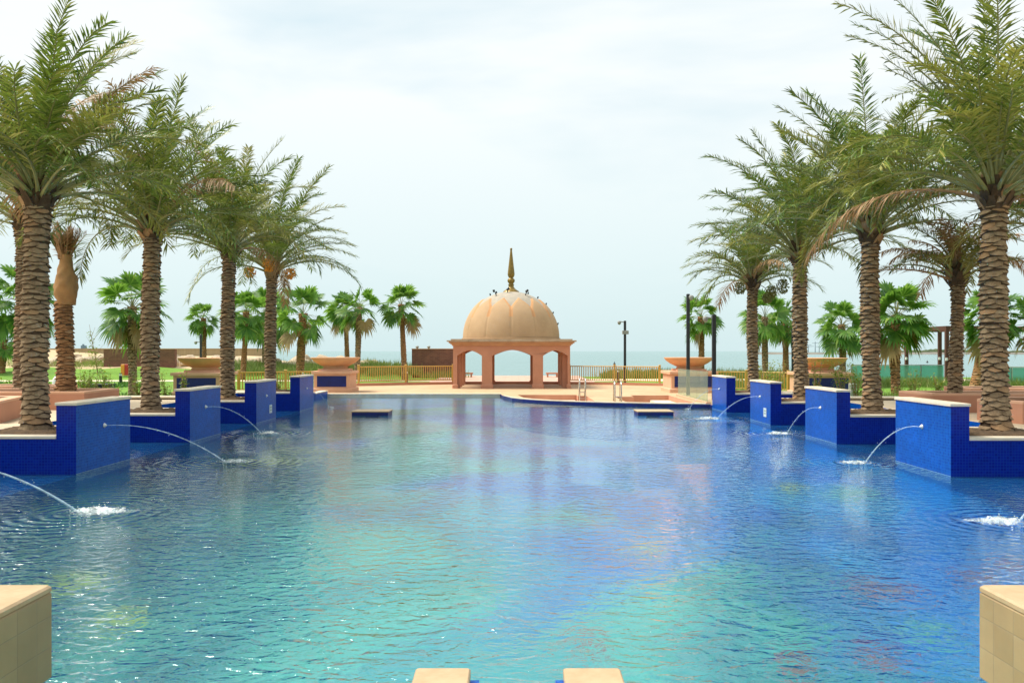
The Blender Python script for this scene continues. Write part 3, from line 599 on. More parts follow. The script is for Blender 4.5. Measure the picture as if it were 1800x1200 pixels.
mb.build('cornice', 'cornice_peach', PV)
mb = MB(); e_ = .33; nn = 6
for i in range(nn):
    a = wl-e_+(wr-wl+2*e_)*i/nn; b = wl-e_+(wr-wl+2*e_)*(i+1)/nn; mb.box(a+.006, b-.006, y0p-e_, y1p+e_, 2.642, 2.715)
mb.box(wl-.12, wr+.12, y0p-.12, y1p+.12, 2.716, 2.79)
mb.build('roof_slab', 'roof_slab', PV)
# dome
DR_, DH = 2.72, 2.70; dcx, dcy, dcz = cxp-.01, 46.0, 2.78
MB().lathe([(DR_+.12, 0), (DR_+.12, .10), (DR_+.02, .13)], dcx, dcy, dcz, 96).build('drum', 'dome_petal', PV, smooth=False)
NA, NR = 288, 110; vs = []; fs = []; ms = []
def petal(az, t_):
    """1 inside a petal, 0..: distance class; t_ = 0 base .. 1 top"""
    u = (az/(2*math.pi)*12) % 1.0; q = abs(u-.5)*2            # 0 at petal centre, 1 at boundary
    tip = .63; sh = .40
    if t_ < sh: wd = 1.0
    elif t_ < tip: wd = max(0, 1-((t_-sh)/(tip-sh))**1.35)
    else: wd = -(t_-tip)*6
    return wd-q
for j in range(NR+1):
    t_ = j/NR; ph = t_*math.pi/2*.965
    for i in range(NA):
        az = 2*math.pi*i/NA; e = petal(az, t_)
        lift = .055 if e > .06 else (.03 if e > -.09 else 0)
        u = (az/(2*math.pi)*12) % 1.0; q = abs(u-.5)*2
        bulge = .010*(1-q**6) if t_ < .64 else .0
        r_ = DR_*math.cos(ph)**.96; rr_ = r_+lift*math.cos(ph*.5)+bulge*(1-t_)
        vs.append((dcx+rr_*math.sin(az), dcy-rr_*math.cos(az), dcz+.13+(DH-.05)*math.sin(ph)+lift*math.sin(ph)))
for j in range(NR):
    for i in range(NA):
        k2 = (i+1) % NA; fs.append((j*NA+i, j*NA+k2, (j+1)*NA+k2, (j+1)*NA+i)); e = petal(2*math.pi*(i+.5)/NA, (j+.5)/NR)
        ms.append((2 if e < -.13 else 1) if (j+.5)/NR > .28 and e < .13 else (0 if e > .025 else 1))
fs.append(tuple(NR*NA+i for i in range(NA))); ms.append(2)
mb = MB(); mb.add(vs, fs, ms); dome = mb.build('dome', ['dome_petal', 'dome_edge', 'dome_cap'], PV, smooth=True)
zf = dcz+.13+DH-.14
MB().lathe([(.52, 0), (.50, .05), (.46, .07), (.45, .12), (.36, .17), (.24, .26), (.16, .36), (.15, .46), (.19, .50), (.13, .54), (.14, .58), (.20, .66), (.215, .73), (.20, .80), (.13, .87), (.11, .90), (.15, .93), (.19, 1.02), (.205, 1.12), (.17, 1.42), (.11, 1.95), (.055, 2.45), (.05, 2.5), (.07, 2.53), (.06, 2.60), (.03, 2.61)], dcx, dcy, zf, 28).build('finial', 'bronze', PV, smooth=True)
for (xx, an) in ((-.83, -.35), (-.2, .0), (.80, .35)):
    mb = MB(); bx, bz = dcx+xx, zf-.16+(.06 if abs(xx) < .5 else 0); yy = dcy-.95 if abs(xx) > .5 else dcy-.75; bz = zf-.12 if abs(xx) > .5 else zf+.0
    mb.tube([(bx, yy, bz-.1), (bx+an*.2, yy, bz+.12)], .03, 8); mb.tube([(bx+an*.2-.05, yy, bz+.12), (bx+an*.2+.10*(1 if an >= 0 else -1), yy-.02, bz+.25)], .065, 10); mb.build('spotlight', 'black_metal', PV)
for (sx, phd) in ((1, 16), (1, 31), (1, 45), (1, 58), (1, 71), (-1, 74), (-1, 66)):
    ph = R(phd); mb = MB(); r_ = DR_*math.cos(ph)**.96+.05; x_ = dcx+sx*r_; z_ = dcz+.13+(DH-.05)*math.sin(ph)+.03
    mb.tube([(x_, dcy, z_-.02), (x_+sx*.06*math.cos(ph), dcy, z_+.10)], [.045, .035], 8); mb.build('lamp_stud', 'black_metal', PV)

# ------------------------------------------------------------------ giant bowls on pedestals
def bowl(xc, d, bw, lab, zbase, pxrim=(626,), r=1.2, yp=None):
    x = (xc-900)/F*d
    t_ = thing('bowl_pedestal', lab, 'stone bowl', (x, d+bw/2, zbase), 'giant terracotta bowls on tiled pedestals')
    y0 = d; y1 = d+bw; hb = bw/2; zc = 1.02 if zbase < .3 else 1.1
    MB().cbox(x-hb-.10, x+hb+.10, y0-.1, y1+.1, zbase, zbase+.20, .03).build('plinth', 'peach_light', t_)
    MB().cbox(x-hb, x+hb, y0, y1, zbase+.201, zc-.001, .01).build('pedestal', 'peach_light', t_)
    MB().box(x-hb+.16, x+hb-.16, y0-.012, y0+.05, zbase+.27, zc-.10).build('tile_panel', 'navy_mosaic', t_)
    MB().cbox(x-hb-.1, x+hb+.1, y0-.1, y1+.1, zc, zc+.14, .02).cbox(x-.72, x+.72, d+hb-.72, d+hb+.72, zc+.141, zc+.24, .02).build('cap_slab', 'peach_light', t_)
    zr = zc+.24; hgt = .55
    MB().lathe([(.60, 0), (.62, .06), (.56, .10), (.70, .16), (.92, .27), (1.10, .40), (1.20, .52), (1.22, .56), (1.19, .565), (1.08, .45), (.85, .30), (.4, .2), (.05, .18)], x, d+hb, zr, 56).build('bowl', 'bowl_terracotta', t_, smooth=True)
bowl(345, 36.2, 2.1, 'giant terracotta bowl behind the third left palm, blue panel below', .08)
bowl(583, 39.0, 1.75, 'giant terracotta bowl beside the farthest left blue wall, before the golden fence', .12)
bowl(1219, 38.6, 2.15, 'giant terracotta bowl behind the glass panel on the right', .12)
bowl(1457, 36.2, 2.1, 'giant terracotta bowl between the two middle right palms with shrubs in front', .08)

# ------------------------------------------------------------------ golden fences
def fence(pts, lab, zb_, h=1.03, post=2.35, skip=.135):
    pts = [Vector(p_) for p_ in pts]; seg = [(pts[i], pts[i+1]) for i in range(len(pts)-1)]; Ls = [(b-a).length for a, b in seg]; tot = sum(Ls)
    def at(s_):
        for (a, b), l in zip(seg, Ls):
            if s_ <= l+1e-6: return a+(b-a)*(s_/l)
            s_ -= l
        return pts[-1]
    t_ = thing('golden_fence', lab, 'fence', (pts[0].x, pts[0].y, zb_), 'golden railings around the far deck')
    npst = max(1, round(tot/post)); sp = tot/npst
    for zz, rr_ in ((zb_+h-.08, .033), (zb_+.11, .028)): MB().tube([(at(tot*i/24).x, at(tot*i/24).y, zz) for i in range(25)], rr_, 6).build('rail', 'gold_paint', t_)
    for i in range(npst+1):
        q = at(sp*i); MB().cbox(q.x-.055, q.x+.055, q.y-.055, q.y+.055, zb_-.06, zb_+h, .01).cbox(q.x-.075, q.x+.075, q.y-.075, q.y+.075, zb_+h+.001, zb_+h+.04, .02).build('post', 'gold_paint', t_)
    nb = min(98, int(tot/skip))
    for i in range(nb):
        q = at((i+.5)*tot/nb); MB().box(q.x-.022, q.x+.022, q.y-.022, q.y+.022, zb_+.11, zb_+h-.08).build('baluster', 'gold_paint', t_)
def arcp(xa, xb, n_=12): return [(xa+(xb-xa)*i/n_, 49.1-.035*(xa+(xb-xa)*i/n_)**2-.14) for i in range(n_+1)]
fence(arcp(-8.9, -3.6), 'golden railing curving from the left bowl pedestal to the pavilion', .27)
fence(arcp(3.5, 8.6), 'golden railing curving from the pavilion to the right bowl pedestal', .27)
fence([(-13.6, 39.6), (-12.2, 40.6), (-10.6, 41.4), (-9.4, 41.6)], 'golden railing seen between the third and fourth left palms', .12)
fence([(9.9, 41.2), (11.2, 41.0), (12.6, 40.2), (13.6, 39.2)], 'golden railing behind the farthest right palm', .12)

# ------------------------------------------------------------------ glass panel, ladders, lamps and cameras
t_ = thing('glass_screen', 'clear frameless glass screen standing beside the spa on the right', 'glass screen', (7.5, 33, .12))
for i in range(3):
    a = 30.3+i*1.8; MB().box(7.44, 7.455, a, a+1.78, .20, 1.36).build('glass_pane', 'glass_clear', t_)
MB().box(7.36, 7.54, 30.2, 35.75, .121, .21).build('base_channel', 'peach_light', t_)
def ladder(x, y, lab):
    t_ = thing('pool_ladder', lab, 'ladder', (x, y, .12), 'steel handrail ladders at the spa')
    for s in (-1, 1):
        P = [(x+s*.13, y+.35, .12), (x+s*.13, y+.35, .75), (x+s*.13, y+.30, .86), (x+s*.13, y+.18, .93), (x+s*.13, y+.02, .90), (x+s*.13, y-.08, .78), (x+s*.13, y-.10, .5), (x+s*.13, y-.10, -.45)]
        MB().tube(P, .024, 8).build('handrail', 'steel', t_, smooth=True)
    for zz in (.30, .02, -.25): MB().box(x-.12, x+.12, y-.13, y-.05, zz, zz+.03).build('step', 'steel', t_)
ladder((1024-900)/F*35.5, 35.5, 'small steel ladder at the left spa pit'); ladder((1086.5-900)/F*31.9, 31.95, 'taller steel ladder between the two spa pits')
def lamp(x, d, ztop, r, lab, side=-1, box=False, zb_=.08, cam_h=0, head=False):
    X = (x-900)/F*d
    t_ = thing('camera_pole', lab, 'pole', (X, d, zb_), 'black security camera poles')
    MB().cbox(X-r, X+r, d-r, d+r, zb_, ztop, r*.3).build('pole', 'black_metal', t_)
    MB().tube([(X, d, ztop-.10-cam_h), (X+side*.30, d-.05, ztop-.06-cam_h)], .03, 8).build('bracket', 'grey_plastic', t_)
    cm = MB(); cm.lathe([(.02, -.16), (.09, -.11), (.115, -.03), (.115, .03), (.08, .08), (.03, .09)], X+side*.36, d-.05, ztop-.10-cam_h, 16); cm.build('security_camera', 'grey_plastic', t_, smooth=True)
    if box: MB().cbox(X-.17, X+.22, d-.14, d+.10, ztop-.85, ztop-.62, .02).build('junction_box', 'grey_plastic', t_)
lamp(1098.5, 50, H0+53*50/F, .075, 'black camera pole with a grey box standing beyond the golden railing', -1, True)
lamp(1209.5, 36.6, H0+100*36.6/F, .075, 'tallest black camera pole in front of the right bowl', 0.35, False, .1, .05)
lamp(1255, 33, H0+64*33/F, .08, 'black camera pole beside the farthest right blue wall', -1, False, .1, .06)
lamp(353, 60, H0+29*60/F, .07, 'thin pole with a lamp head beside the small left fan palm', -1, False, .5, .5)
lamp(1393.5, 50, H0+38*50/F, .07, 'slim dark pole between the third right palm and the fan palms', 1, False, .1, .5)
def bollard(x, d, lab, zb_=.06, h=.75, r=.09):
    X = (x-900)/F*d; t_ = thing('bollard_light', lab, 'bollard', (X, d, zb_), 'bollard lights on the lawn')
    MB().lathe([(r, 0), (r, h-.16)], X, d, zb_, 14).build('post', 'black_metal', t_, smooth=False)
    MB().lathe([(r*.85, 0), (r*.85, .12)], X, d, zb_+h-.159, 14).build('lens', 'white_plastic', t_); MB().lathe([(r*1.05, 0), (r*1.05, .04)], X, d, zb_+h-.038, 14).build('cap', 'black_metal', t_)
bollard(212, 48, 'bollard light on the lawn left of the second palm'); bollard(127, 50, 'bollard light behind the burlap wrapped palm')
bollard(532, 52, 'bollard light behind the railing left of the left bowl'); bollard(714.5, 53, 'bollard light behind the left curving railing'); bollard(1087, 53, 'bollard light behind the right curving railing', h=.85)

# brick walls, sea wall, lockers
def bwall(x0, x1, d, z1, lab, posts=()):
    t_ = thing('brick_wall', lab, 'wall', ((x0+x1)/2, d, .06))
    MB().box(x0, x1, d, d+.45, -.3, z1).build('wall_body', 'brick', t_)
    MB().box(x0-.03, x1+.03, d-.03, d+.48, z1+.001, z1+.05).build('coping', 'cornice_peach', t_)
    for q in posts: MB().lathe([(.06, 0), (.08, .04), (.14, .1), (.12, .18), (.05, .22)], q, d+.22, z1+.051, 12).build('wall_lamp', 'grey_plastic', t_, smooth=True)
bwall(*[(q-900)/F*67 for q in (182, 307)], 67, 2.28, 'brown brick wall left of the second palm beyond the lawn', [(q-900)/F*67 for q in (203, 224)])
bwall(-7.8, -4.2, 62, 2.28, 'brown brick wall just left of the pavilion', [-7.4, -6.5])
t_ = thing('sea_wall', 'long tan concrete wall along the shore on the far left', 'wall', (-60, 122, 1))
MB().box(-80, -36.5, 122, 122.8, .2, 2.42).build('wall_body', 'seawall_concrete', t_); MB().box(-80.1, -36.4, 121.9, 122.9, 2.421, 2.52).build('coping', 'seawall_concrete', t_)

# rocks of the revetment
protos = []
for v_ in range(6):
    rg = random.Random(v_); bm = bmesh.new(); bmesh.ops.create_icosphere(bm, subdivisions=2, radius=1)
    ax = [Vector((rg.gauss(0, 1), rg.gauss(0, 1), rg.gauss(0, 1))).normalized() for _ in range(9)]
    for q in bm.verts:
        for a_ in ax:
            dd = q.co.dot(a_); 
            if dd > .66: q.co -= a_*(dd-.66)
        q.co *= 1+rg.uniform(-.03, .03)
    me = bpy.data.meshes.new('boulder'); bm.to_mesh(me); bm.free(); me.materials.append(MAT['rock']); protos.append(me)
rg = random.Random(3)
for i in range(150):
    u = (i+rg.random())/150; x = -33+21*u; y = 74-8*u+rg.uniform(-2.2, 3.5); base = .9 if y < 72 else 1.3
    if i % 3 == 0: x = -36-rg.random()*10; y = 76+rg.uniform(-3, 6)
    s_ = rg.uniform(.45, .95); o_ = bpy.data.objects.new('boulder', protos[i % 6]); C.objects.link(o_)
    o_.location = (x, y, sandz(x, y)*.8+.25+rg.uniform(-.1, .35)); o_.scale = (s_*1.2, s_, s_*.7); o_.rotation_euler = (rg.uniform(-.4, .4), rg.uniform(-.4, .4), rg.uniform(0, 6.28))
    tag(o_, 'pale tan boulder in the rock bank along the shore left of the pavilion', 'rock', 'boulders of the shore rock bank')

# items on the left lawn
t_ = thing('locker', 'orange and red box standing by the brick wall', 'box', (-30, 60, .1))
a = px(212, 640, 60)[0]; b = px(218.5, 640, 60)[0]; c = px(225, 640, 60)[0]
MB().cbox(a, b, 60, 60.5, .3, 1.14, .02).build('orange_half', 'orange_plastic', t_); MB().cbox(b+.01, c, 60, 60.5, .3, 1.14, .02).build('red_half', 'red_plastic', t_)
def drape(xc, yb, d, w_, h, lab):
    X = (xc-900)/F*d; zb_ = .06; mb = MB(); P = []; n_ = 40; K = 9
    for j in range(K+1):
        u = j/K; r_ = w_/2*(1-.22*u-(.25 if j == K else 0))
        for i in range(n_):
            a_ = 6.283*i/n_; rr_ = r_*(1+.05*(1-u)*math.sin(a_*7)); P.append((X+rr_*max(-.86, min(.86, math.cos(a_)))*1.15, d+rr_*.7*max(-.86, min(.86, math.sin(a_))), zb_+h*(u if j < K else 1.01)))
    mb.add(P, [(j*n_+i, j*n_+(i+1) % n_, (j+1)*n_+(i+1) % n_, (j+1)*n_+i) for j in range(K) for i in range(n_)]+[tuple(K*n_+i for i in range(n_))])
    tag(mb.build('covered_furniture', 'white_cloth', smooth=True, origin=(X, d, zb_)), lab, 'cover')
drape(112, 688, 27, .80, 1.28, 'white cloth cover standing behind the burlap wrapped palm')
t_ = thing('low_planter_box', 'long low black box on the lawn before the second palm', 'box', px(165, 690, 37))
a = px(146, 690, 37)[0]; b = px(187, 690, 37)[0]; MB().cbox(a, b, 37, 37.8, .06, .55, .02).build('box_body', 'black_metal', t_); MB().box(a-.04, b+.04, 36.96, 37.84, .551, .60).build('rim', 'black_metal', t_)
t_ = thing('utility_box', 'grey utility cabinet on a post at the far left behind the nearest palm', 'cabinet', px(36, 690, 30))
X = px(36, 690, 30)[0]; MB().cbox(X-.1, X+.18, 30, 30.35, .06, 1.3, .02).build('cabinet', 'grey_plastic', t_); MB().tube([(X-.1, 30.1, .06), (X-.1, 30.1, 2.1)], .05, 8).build('post', 'grey_plastic', t_); MB().box(X-.18, X+.05, 30.0, 30.25, 2.1, 2.14).build('post_cap', 'grey_plastic', t_)
t_ = thing('utility_box', 'grey utility cabinet on legs between the second and third right palms', 'cabinet', px(1501, 700, 31))
X = px(1501, 700, 31)[0]; MB().cbox(X-.12, X+.12, 31, 31.25, .35, .88, .02).build('cabinet', 'grey_plastic', t_)
for s in (-.09, .09): MB().tube([(X+s, 31.1, .06), (X+s, 31.1, .35)], .02, 6).build('leg', 'grey_plastic', t_)

# pergolas
def pergola(x0, x1, y0, y1, lab, zt_=3.62):
    t_ = thing('pergola', lab, 'pergola', (x0, y0, .06), 'rust brown steel pergolas on the right lawn')
    for (x, y) in ((x0, y0), (x1, y0), (x0, y1), (x1, y1)):
        p_ = MB().cbox(x-.10, x+.10, y-.10, y+.10, .06, zt_-.2, .01).build('post', 'rust_steel', t_); MB().cbox(x-.15, x-.04, y-.2, y-.102, 1.55, 1.72, .01).build('lamp', 'white_plastic', p_)
    for (a_, b_, c_, d_) in ((x0-.1, x1+.1, y0-.1, y0+.1), (x0-.1, x1+.1, y1-.1, y1+.1), (x0-.1, x0+.1, y0+.101, y1-.101), (x1-.1, x1+.1, y0+.101, y1-.101)): MB().box(a_, b_, c_, d_, zt_-.199, zt_+.06).build('beam', 'rust_steel', t_)
pergola(26.75, 29.0, 49, 54, 'rust brown pergola frame between the right palms by the sea'); pergola(31.9, 35, 49, 54, 'rust brown pergola frame at the right edge of the picture')
def glassrail(x0, x1, y, zt_, lab, pitch=1.5):
    t_ = thing('glass_balustrade', lab, 'balustrade', (x0, y, .06), 'teal glass balustrades by the sea on the right'); n_ = max(1, round((x1-x0)/pitch))
    for i in range(n_):
        a_ = x0+(x1-x0)*i/n_; b_ = x0+(x1-x0)*(i+1)/n_; MB().box(a_+.03, b_-.03, y, y+.015, .15, zt_-.06).build('glass_pane', 'glass_teal', t_)
        MB().box(a_-.02, a_+.02, y-.04, y+.05, .06, zt_-.051).build('post', 'steel', t_)
    MB().box(x0, x1, y-.04, y+.05, zt_-.05, zt_).build('handrail', 'steel', t_)
glassrail(21.5, 27.4, 50.5, 1.28, 'long teal glass balustrade left of the half brown palm'); glassrail(27.45, 34.5, 46.0, 1.24, 'darker teal glass balustrade at the right edge behind the nearest palm')

# far shore, ship, buoys
t_ = thing('breakwater', 'long dark breakwater on the horizon at the right', 'breakwater', (700, 960, -2))
mb = MB(); P = []; nb = 120; rg = random.Random(5)
for i in range(nb+1):
    x = 290+1400*i/nb; P += [(x, 950+rg.uniform(-2, 2), -2.1), (x, 958, .2+rg.uniform(-.5, .5)), (x, 966, .3), (x, 974, -2.1)]
mb.add(P, [(i*4+j, (i+1)*4+j, (i+1)*4+j+1, i*4+j+1) for i in range(nb) for j in range(3)]); mb.build('rock_bank', 'breakwater_rock', t_)
mb = MB()
for i in range(420):
    x = 430+rg.random()*900; q = rg.uniform(1.0, 3.0); mb.ico((x, 985+rg.uniform(0, 25), .3), q*1.6, 1.8, 1, 1.0*(.6+.5*math.sin(x*.02)**2), jit=.2)
tag(mb.build('far_trees', 'far_green', smooth=True), 'low line of trees on the far shore at the right', 'trees', kind='stuff')
for i, (x, h) in enumerate(((1412, 26), (1417, 15), (1433, 20), (1440, 12), (1548, 46), (1565, 30), (1572, 34), (1578, 22), (1553, 16), (1600, 18), (1421, 12), (1540, 20))):
    X = (x-900)/F*1500; mb = MB(); mb.tube([(X, 1500, -2), (X, 1500, h)], [.9, .5], 5); mb.tube([(X-6, 1500, h*.82), (X+10, 1500, h*.9)], .4, 4)
    tag(mb.build('harbour_crane', 'haze_grey', origin=(X, 1500, -2)), 'faint thin crane or mast on the hazy right horizon', 'crane', 'faint cranes and masts on the horizon')
def ship(x, d, L_, lab):
    X = (x-900)/F*d; t_ = thing('ship', lab, 'ship', (X, d, -2))
    mb = MB(); mb.prism([(X-L_/2, d), (X-L_/2+8, d-9), (X+L_/2-22, d-9), (X+L_/2, d), (X+L_/2-22, d+9), (X-L_/2+8, d+9)], -2, 9); mb.build('hull', 'haze_grey', t_)
    MB().box(X-L_/2+8, X-L_/2+26, d-7, d+7, 9.01, 25).box(X-L_/2+12, X-L_/2+18, d-3, d+3, 25.01, 31).build('bridge', 'haze_grey', t_)
ship(153, 3400, 62, 'faint grey ship on the horizon at the far left')
for i, (x, y) in enumerate(((850, 626), (1080, 640), (1630, 637))):
    d = (H0+2)*F/(y-616.5); X = (x-900)/F*d; mb = MB(); mb.lathe([(.3, -.4), (.4, 0), (.32, .3), (.12, .45), (.1, .8), (.02, .85)], X, d, -2, 12)
    tag(mb.build('buoy', 'black_metal', smooth=True, origin=(X, d, -2)), ['small buoy on the sea seen through the left arch', 'small buoy on the sea right of the pavilion', 'small buoy on the sea beside the pergola'][i], 'buoy')
for i, (x, y, d) in enumerate(((820, 659, 62), (971, 658, 62))):
    X = (x-900)/F*d; t_ = thing('low_bench', ['low brown bench on the promenade in the left arch', 'low brown bench on the promenade in the right arch'][i], 'bench', (X, d, .1))
    MB().cbox(X-.5, X+.5, d, d+.5, .34, .46, .01).build('seat', 'peach_render', t_); MB().box(X-.42, X-.30, d+.05, d+.45, .1, .34).build('leg', 'peach_render', t_); MB().box(X+.30, X+.42, d+.05, d+.45, .1, .34).build('leg', 'peach_render', t_)

# ------------------------------------------------------------------ palms
def norm(a): return a/np.maximum(1e-9, np.linalg.norm(a, axis=-1, keepdims=True))
class Leafer:
    """collects strap leaves: each is one island of a quad and a triangle"""
    def __init__(s): s.V = []; s.M = []; s.n = 0
    def straps(s, base, dirs, nrm, length, width, droop, mi):
        k = len(base); W = norm(np.cross(dirs, nrm))*(width[:, None]/2)
        mid = base+dirs*(length*.5)[:, None]; mid[:, 2] -= droop*length*.10
        tip = base+dirs*length[:, None]; tip[:, 2] -= droop*length*.45
        A = np.stack([base-W*.4, base+W*.4, mid-W, mid+W, tip], 1); s.V.append(A.reshape(-1, 3)); s.M.append(np.full(k*2, mi)); s.n += k
    def into(s, mb):
        if not s.n: return
        V = np.concatenate(s.V); k0 = len(mb.v); mb.v += [tuple(q) for q in V.tolist()]
        for i in range(s.n): b = k0+i*5; mb.f += [(b, b+1, b+3, b+2), (b+2, b+3, b+4)]
        mb.m += np.concatenate(s.M).tolist()
def date_frond(lf, mb, rs, base, az, e0, Lf, bend, mi, mp_, step=.042, wid=.03, ll=.42, twist=0, sag=.35, vee=.45, start=.22):
    n_ = 16; e = e0; p_ = np.array(base, float); pts = [p_.copy()]; T = []
    azc = az
    for i in range(n_):
        s_ = (i+.5)/n_; el = e0-bend*s_**1.25; azc = az+twist*s_
        t_ = np.array([math.cos(el)*math.cos(azc), math.cos(el)*math.sin(azc), math.sin(el)]); p_ = p_+t_*Lf/n_; pts.append(p_.copy()); T.append(t_)
    pts = np.array(pts); T = np.array(T)
    rad = [.030*(1-i/n_)**1.2+.005 for i in range(n_+1)]; rad[0] = .062; rad[1] = .044; rad[2] = .034
    mb.tube([tuple(q) for q in pts], rad, 5, mp_, cap=False)
    m_ = int(Lf*(1-start)/step); s_ = start+(1-start)*(np.arange(m_)+rs.random(m_)*.6)/m_; s_ = np.minimum(s_, .995)
    s_ = np.repeat(s_, 2); sg = np.tile([1, -1], m_).astype(float); idx = np.minimum((s_*n_).astype(int), n_-1); fr_ = s_*n_-idx
    B = pts[idx]*(1-fr_)[:, None]+pts[idx+1]*fr_[:, None]; TT = T[idx]
    up = np.array([0, 0, 1.0]); S = np.cross(TT, up); bad = np.linalg.norm(S, axis=1) < .12; S[bad] = np.array([-math.sin(az), math.cos(az), 0]); S = norm(S); NN = np.cross(S, TT)
    k = len(s_); a_ = np.radians(68-32*s_**1.5+rs.normal(0, 7, k)); v_ = vee+rs.normal(0, .30, k)
    D = TT*np.cos(a_)[:, None]+(S*(sg*np.cos(v_))[:, None]+NN*np.sin(v_)[:, None])*np.sin(a_)[:, None]; D = norm(D+rs.normal(0, .05, (k, 3)))
    prof = np.clip(.40+2.2*(s_-start), 0, 1)*np.clip(1.5-.95*s_, .5, 1); ln = ll*prof*rs.uniform(.85, 1.12, k)
    lf.straps(B, D, NN+S*sg[:, None]*.4, ln, np.full(k, wid)*rs.uniform(.8, 1.2, k), sag*rs.uniform(.3, 1.6, k), mi)
def scale_trunk(rs, x, y, z0, z1, r, flare=1.35, row=.08, n_=5, mb=None, lip=.05, lean=(0, 0), top=1.0):
    mb = mb or MB(); H = z1-z0; K = 24
    def rad(t_): return r*(1+(flare-1)*math.exp(-t_*H/.35)+.06*math.sin(t_*9+x))*(1 if t_ < .93 else 1+(top-1)*(t_-.93)/.07)
    def cen(t_): return (x+lean[0]*t_+.04*math.sin(t_*3.1+x), y+lean[1]*t_)
    P = []; fs = []
    for j in range(K+1):
        t_ = j/K; cx, cy = cen(t_)
        for i in range(20): a = 6.2832*i/20; P.append((cx+rad(t_)*.94*math.cos(a), cy+rad(t_)*.94*math.sin(a), z0+H*t_))
    for j in range(K):
        for i in range(20): fs.append((j*20+i, j*20+(i+1) % 20, (j+1)*20+(i+1) % 20, (j+1)*20+i))
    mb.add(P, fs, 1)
    nr = int(H/row)
    for j in range(nr):
        t_ = (j+.5)/nr; n2 = n_
        for i in range(n2):
            a0 = 6.2832*(i+.5*(j % 2)+rs.uniform(-.12, .12))/n2+j*.07; da = 6.2832/n2*rs.uniform(.48, .64); zc = z0+H*t_+rs.uniform(-.024, .024); hh = row*rs.uniform(.7, 1.25); tl = rs.uniform(-.014, .014)
            cx, cy = cen(t_); rr_ = rad(t_); lp = lip*rs.uniform(.6, 1.35); P = []; m5 = 7
            jj = [rs.uniform(-.007, .007) for _ in range(m5)]; sk = rs.uniform(.25, .6)
            for lay in range(3):
                for q in range(m5):
                    u = q/(m5-1)*2-1; a = a0+da*u; c_ = 1-u*u
                    if lay == 0: R2 = rr_*.90; z = zc+tl*u-hh*sk*c_-hh*.28
                    elif lay == 1: R2 = rr_*.96+lp*(.12+.88*c_); z = zc+tl*u-hh*sk*c_+jj[q]
                    else: R2 = rr_*.95; z = zc+tl*u+hh*.62+jj[q]*.5
                    P.append((cx+R2*math.cos(a), cy+R2*math.sin(a), z))
            fs = []
            for q in range(m5-1): fs += [(q, q+1, m5+q+1, m5+q), (m5+q, m5+q+1, 2*m5+q+1, 2*m5+q)]
            mb.add(P, fs, [1, 2 if rs.random() < .15 else 0]*(m5-1))  # scale undersides in dark bark, painting the shade below each lip
    return mb, rad, cen
def date_bunch(parent, x, y, z, dx, dy, drop, mat, r=.19, n_=200, seed=0):
    rg = random.Random(seed); mb = MB(); P = [(x, y, z), (x+dx*.45, y+dy*.45, z+.22), (x+dx*.85, y+dy*.85, z+.08), (x+dx, y+dy, z-drop*.5)]
    mb.tube(P, [.022, .02, .016, .012], 6, 0)
    for i in range(n_):
        u = rg.random(); a = rg.uniform(0, 6.28); q = r*math.sqrt(rg.random())*(.5+.7*math.sin(math.pi*min(1, u*.8+.15)))
        mb.ico((x+dx+q*math.cos(a), y+dy+q*math.sin(a), z-drop*.35-u*drop), .021, 1, 1, 1.3, 1)
    for i in range(14):
        a = rg.uniform(0, 6.28); mb.tube([(x+dx, y+dy, z-drop*.3), (x+dx+r*.8*math.cos(a), y+dy+r*.8*math.sin(a), z-drop*(.5+.7*rg.random()))], .006, 4, 0)
    return mb.build('date_bunch', ['petiole', mat], parent)
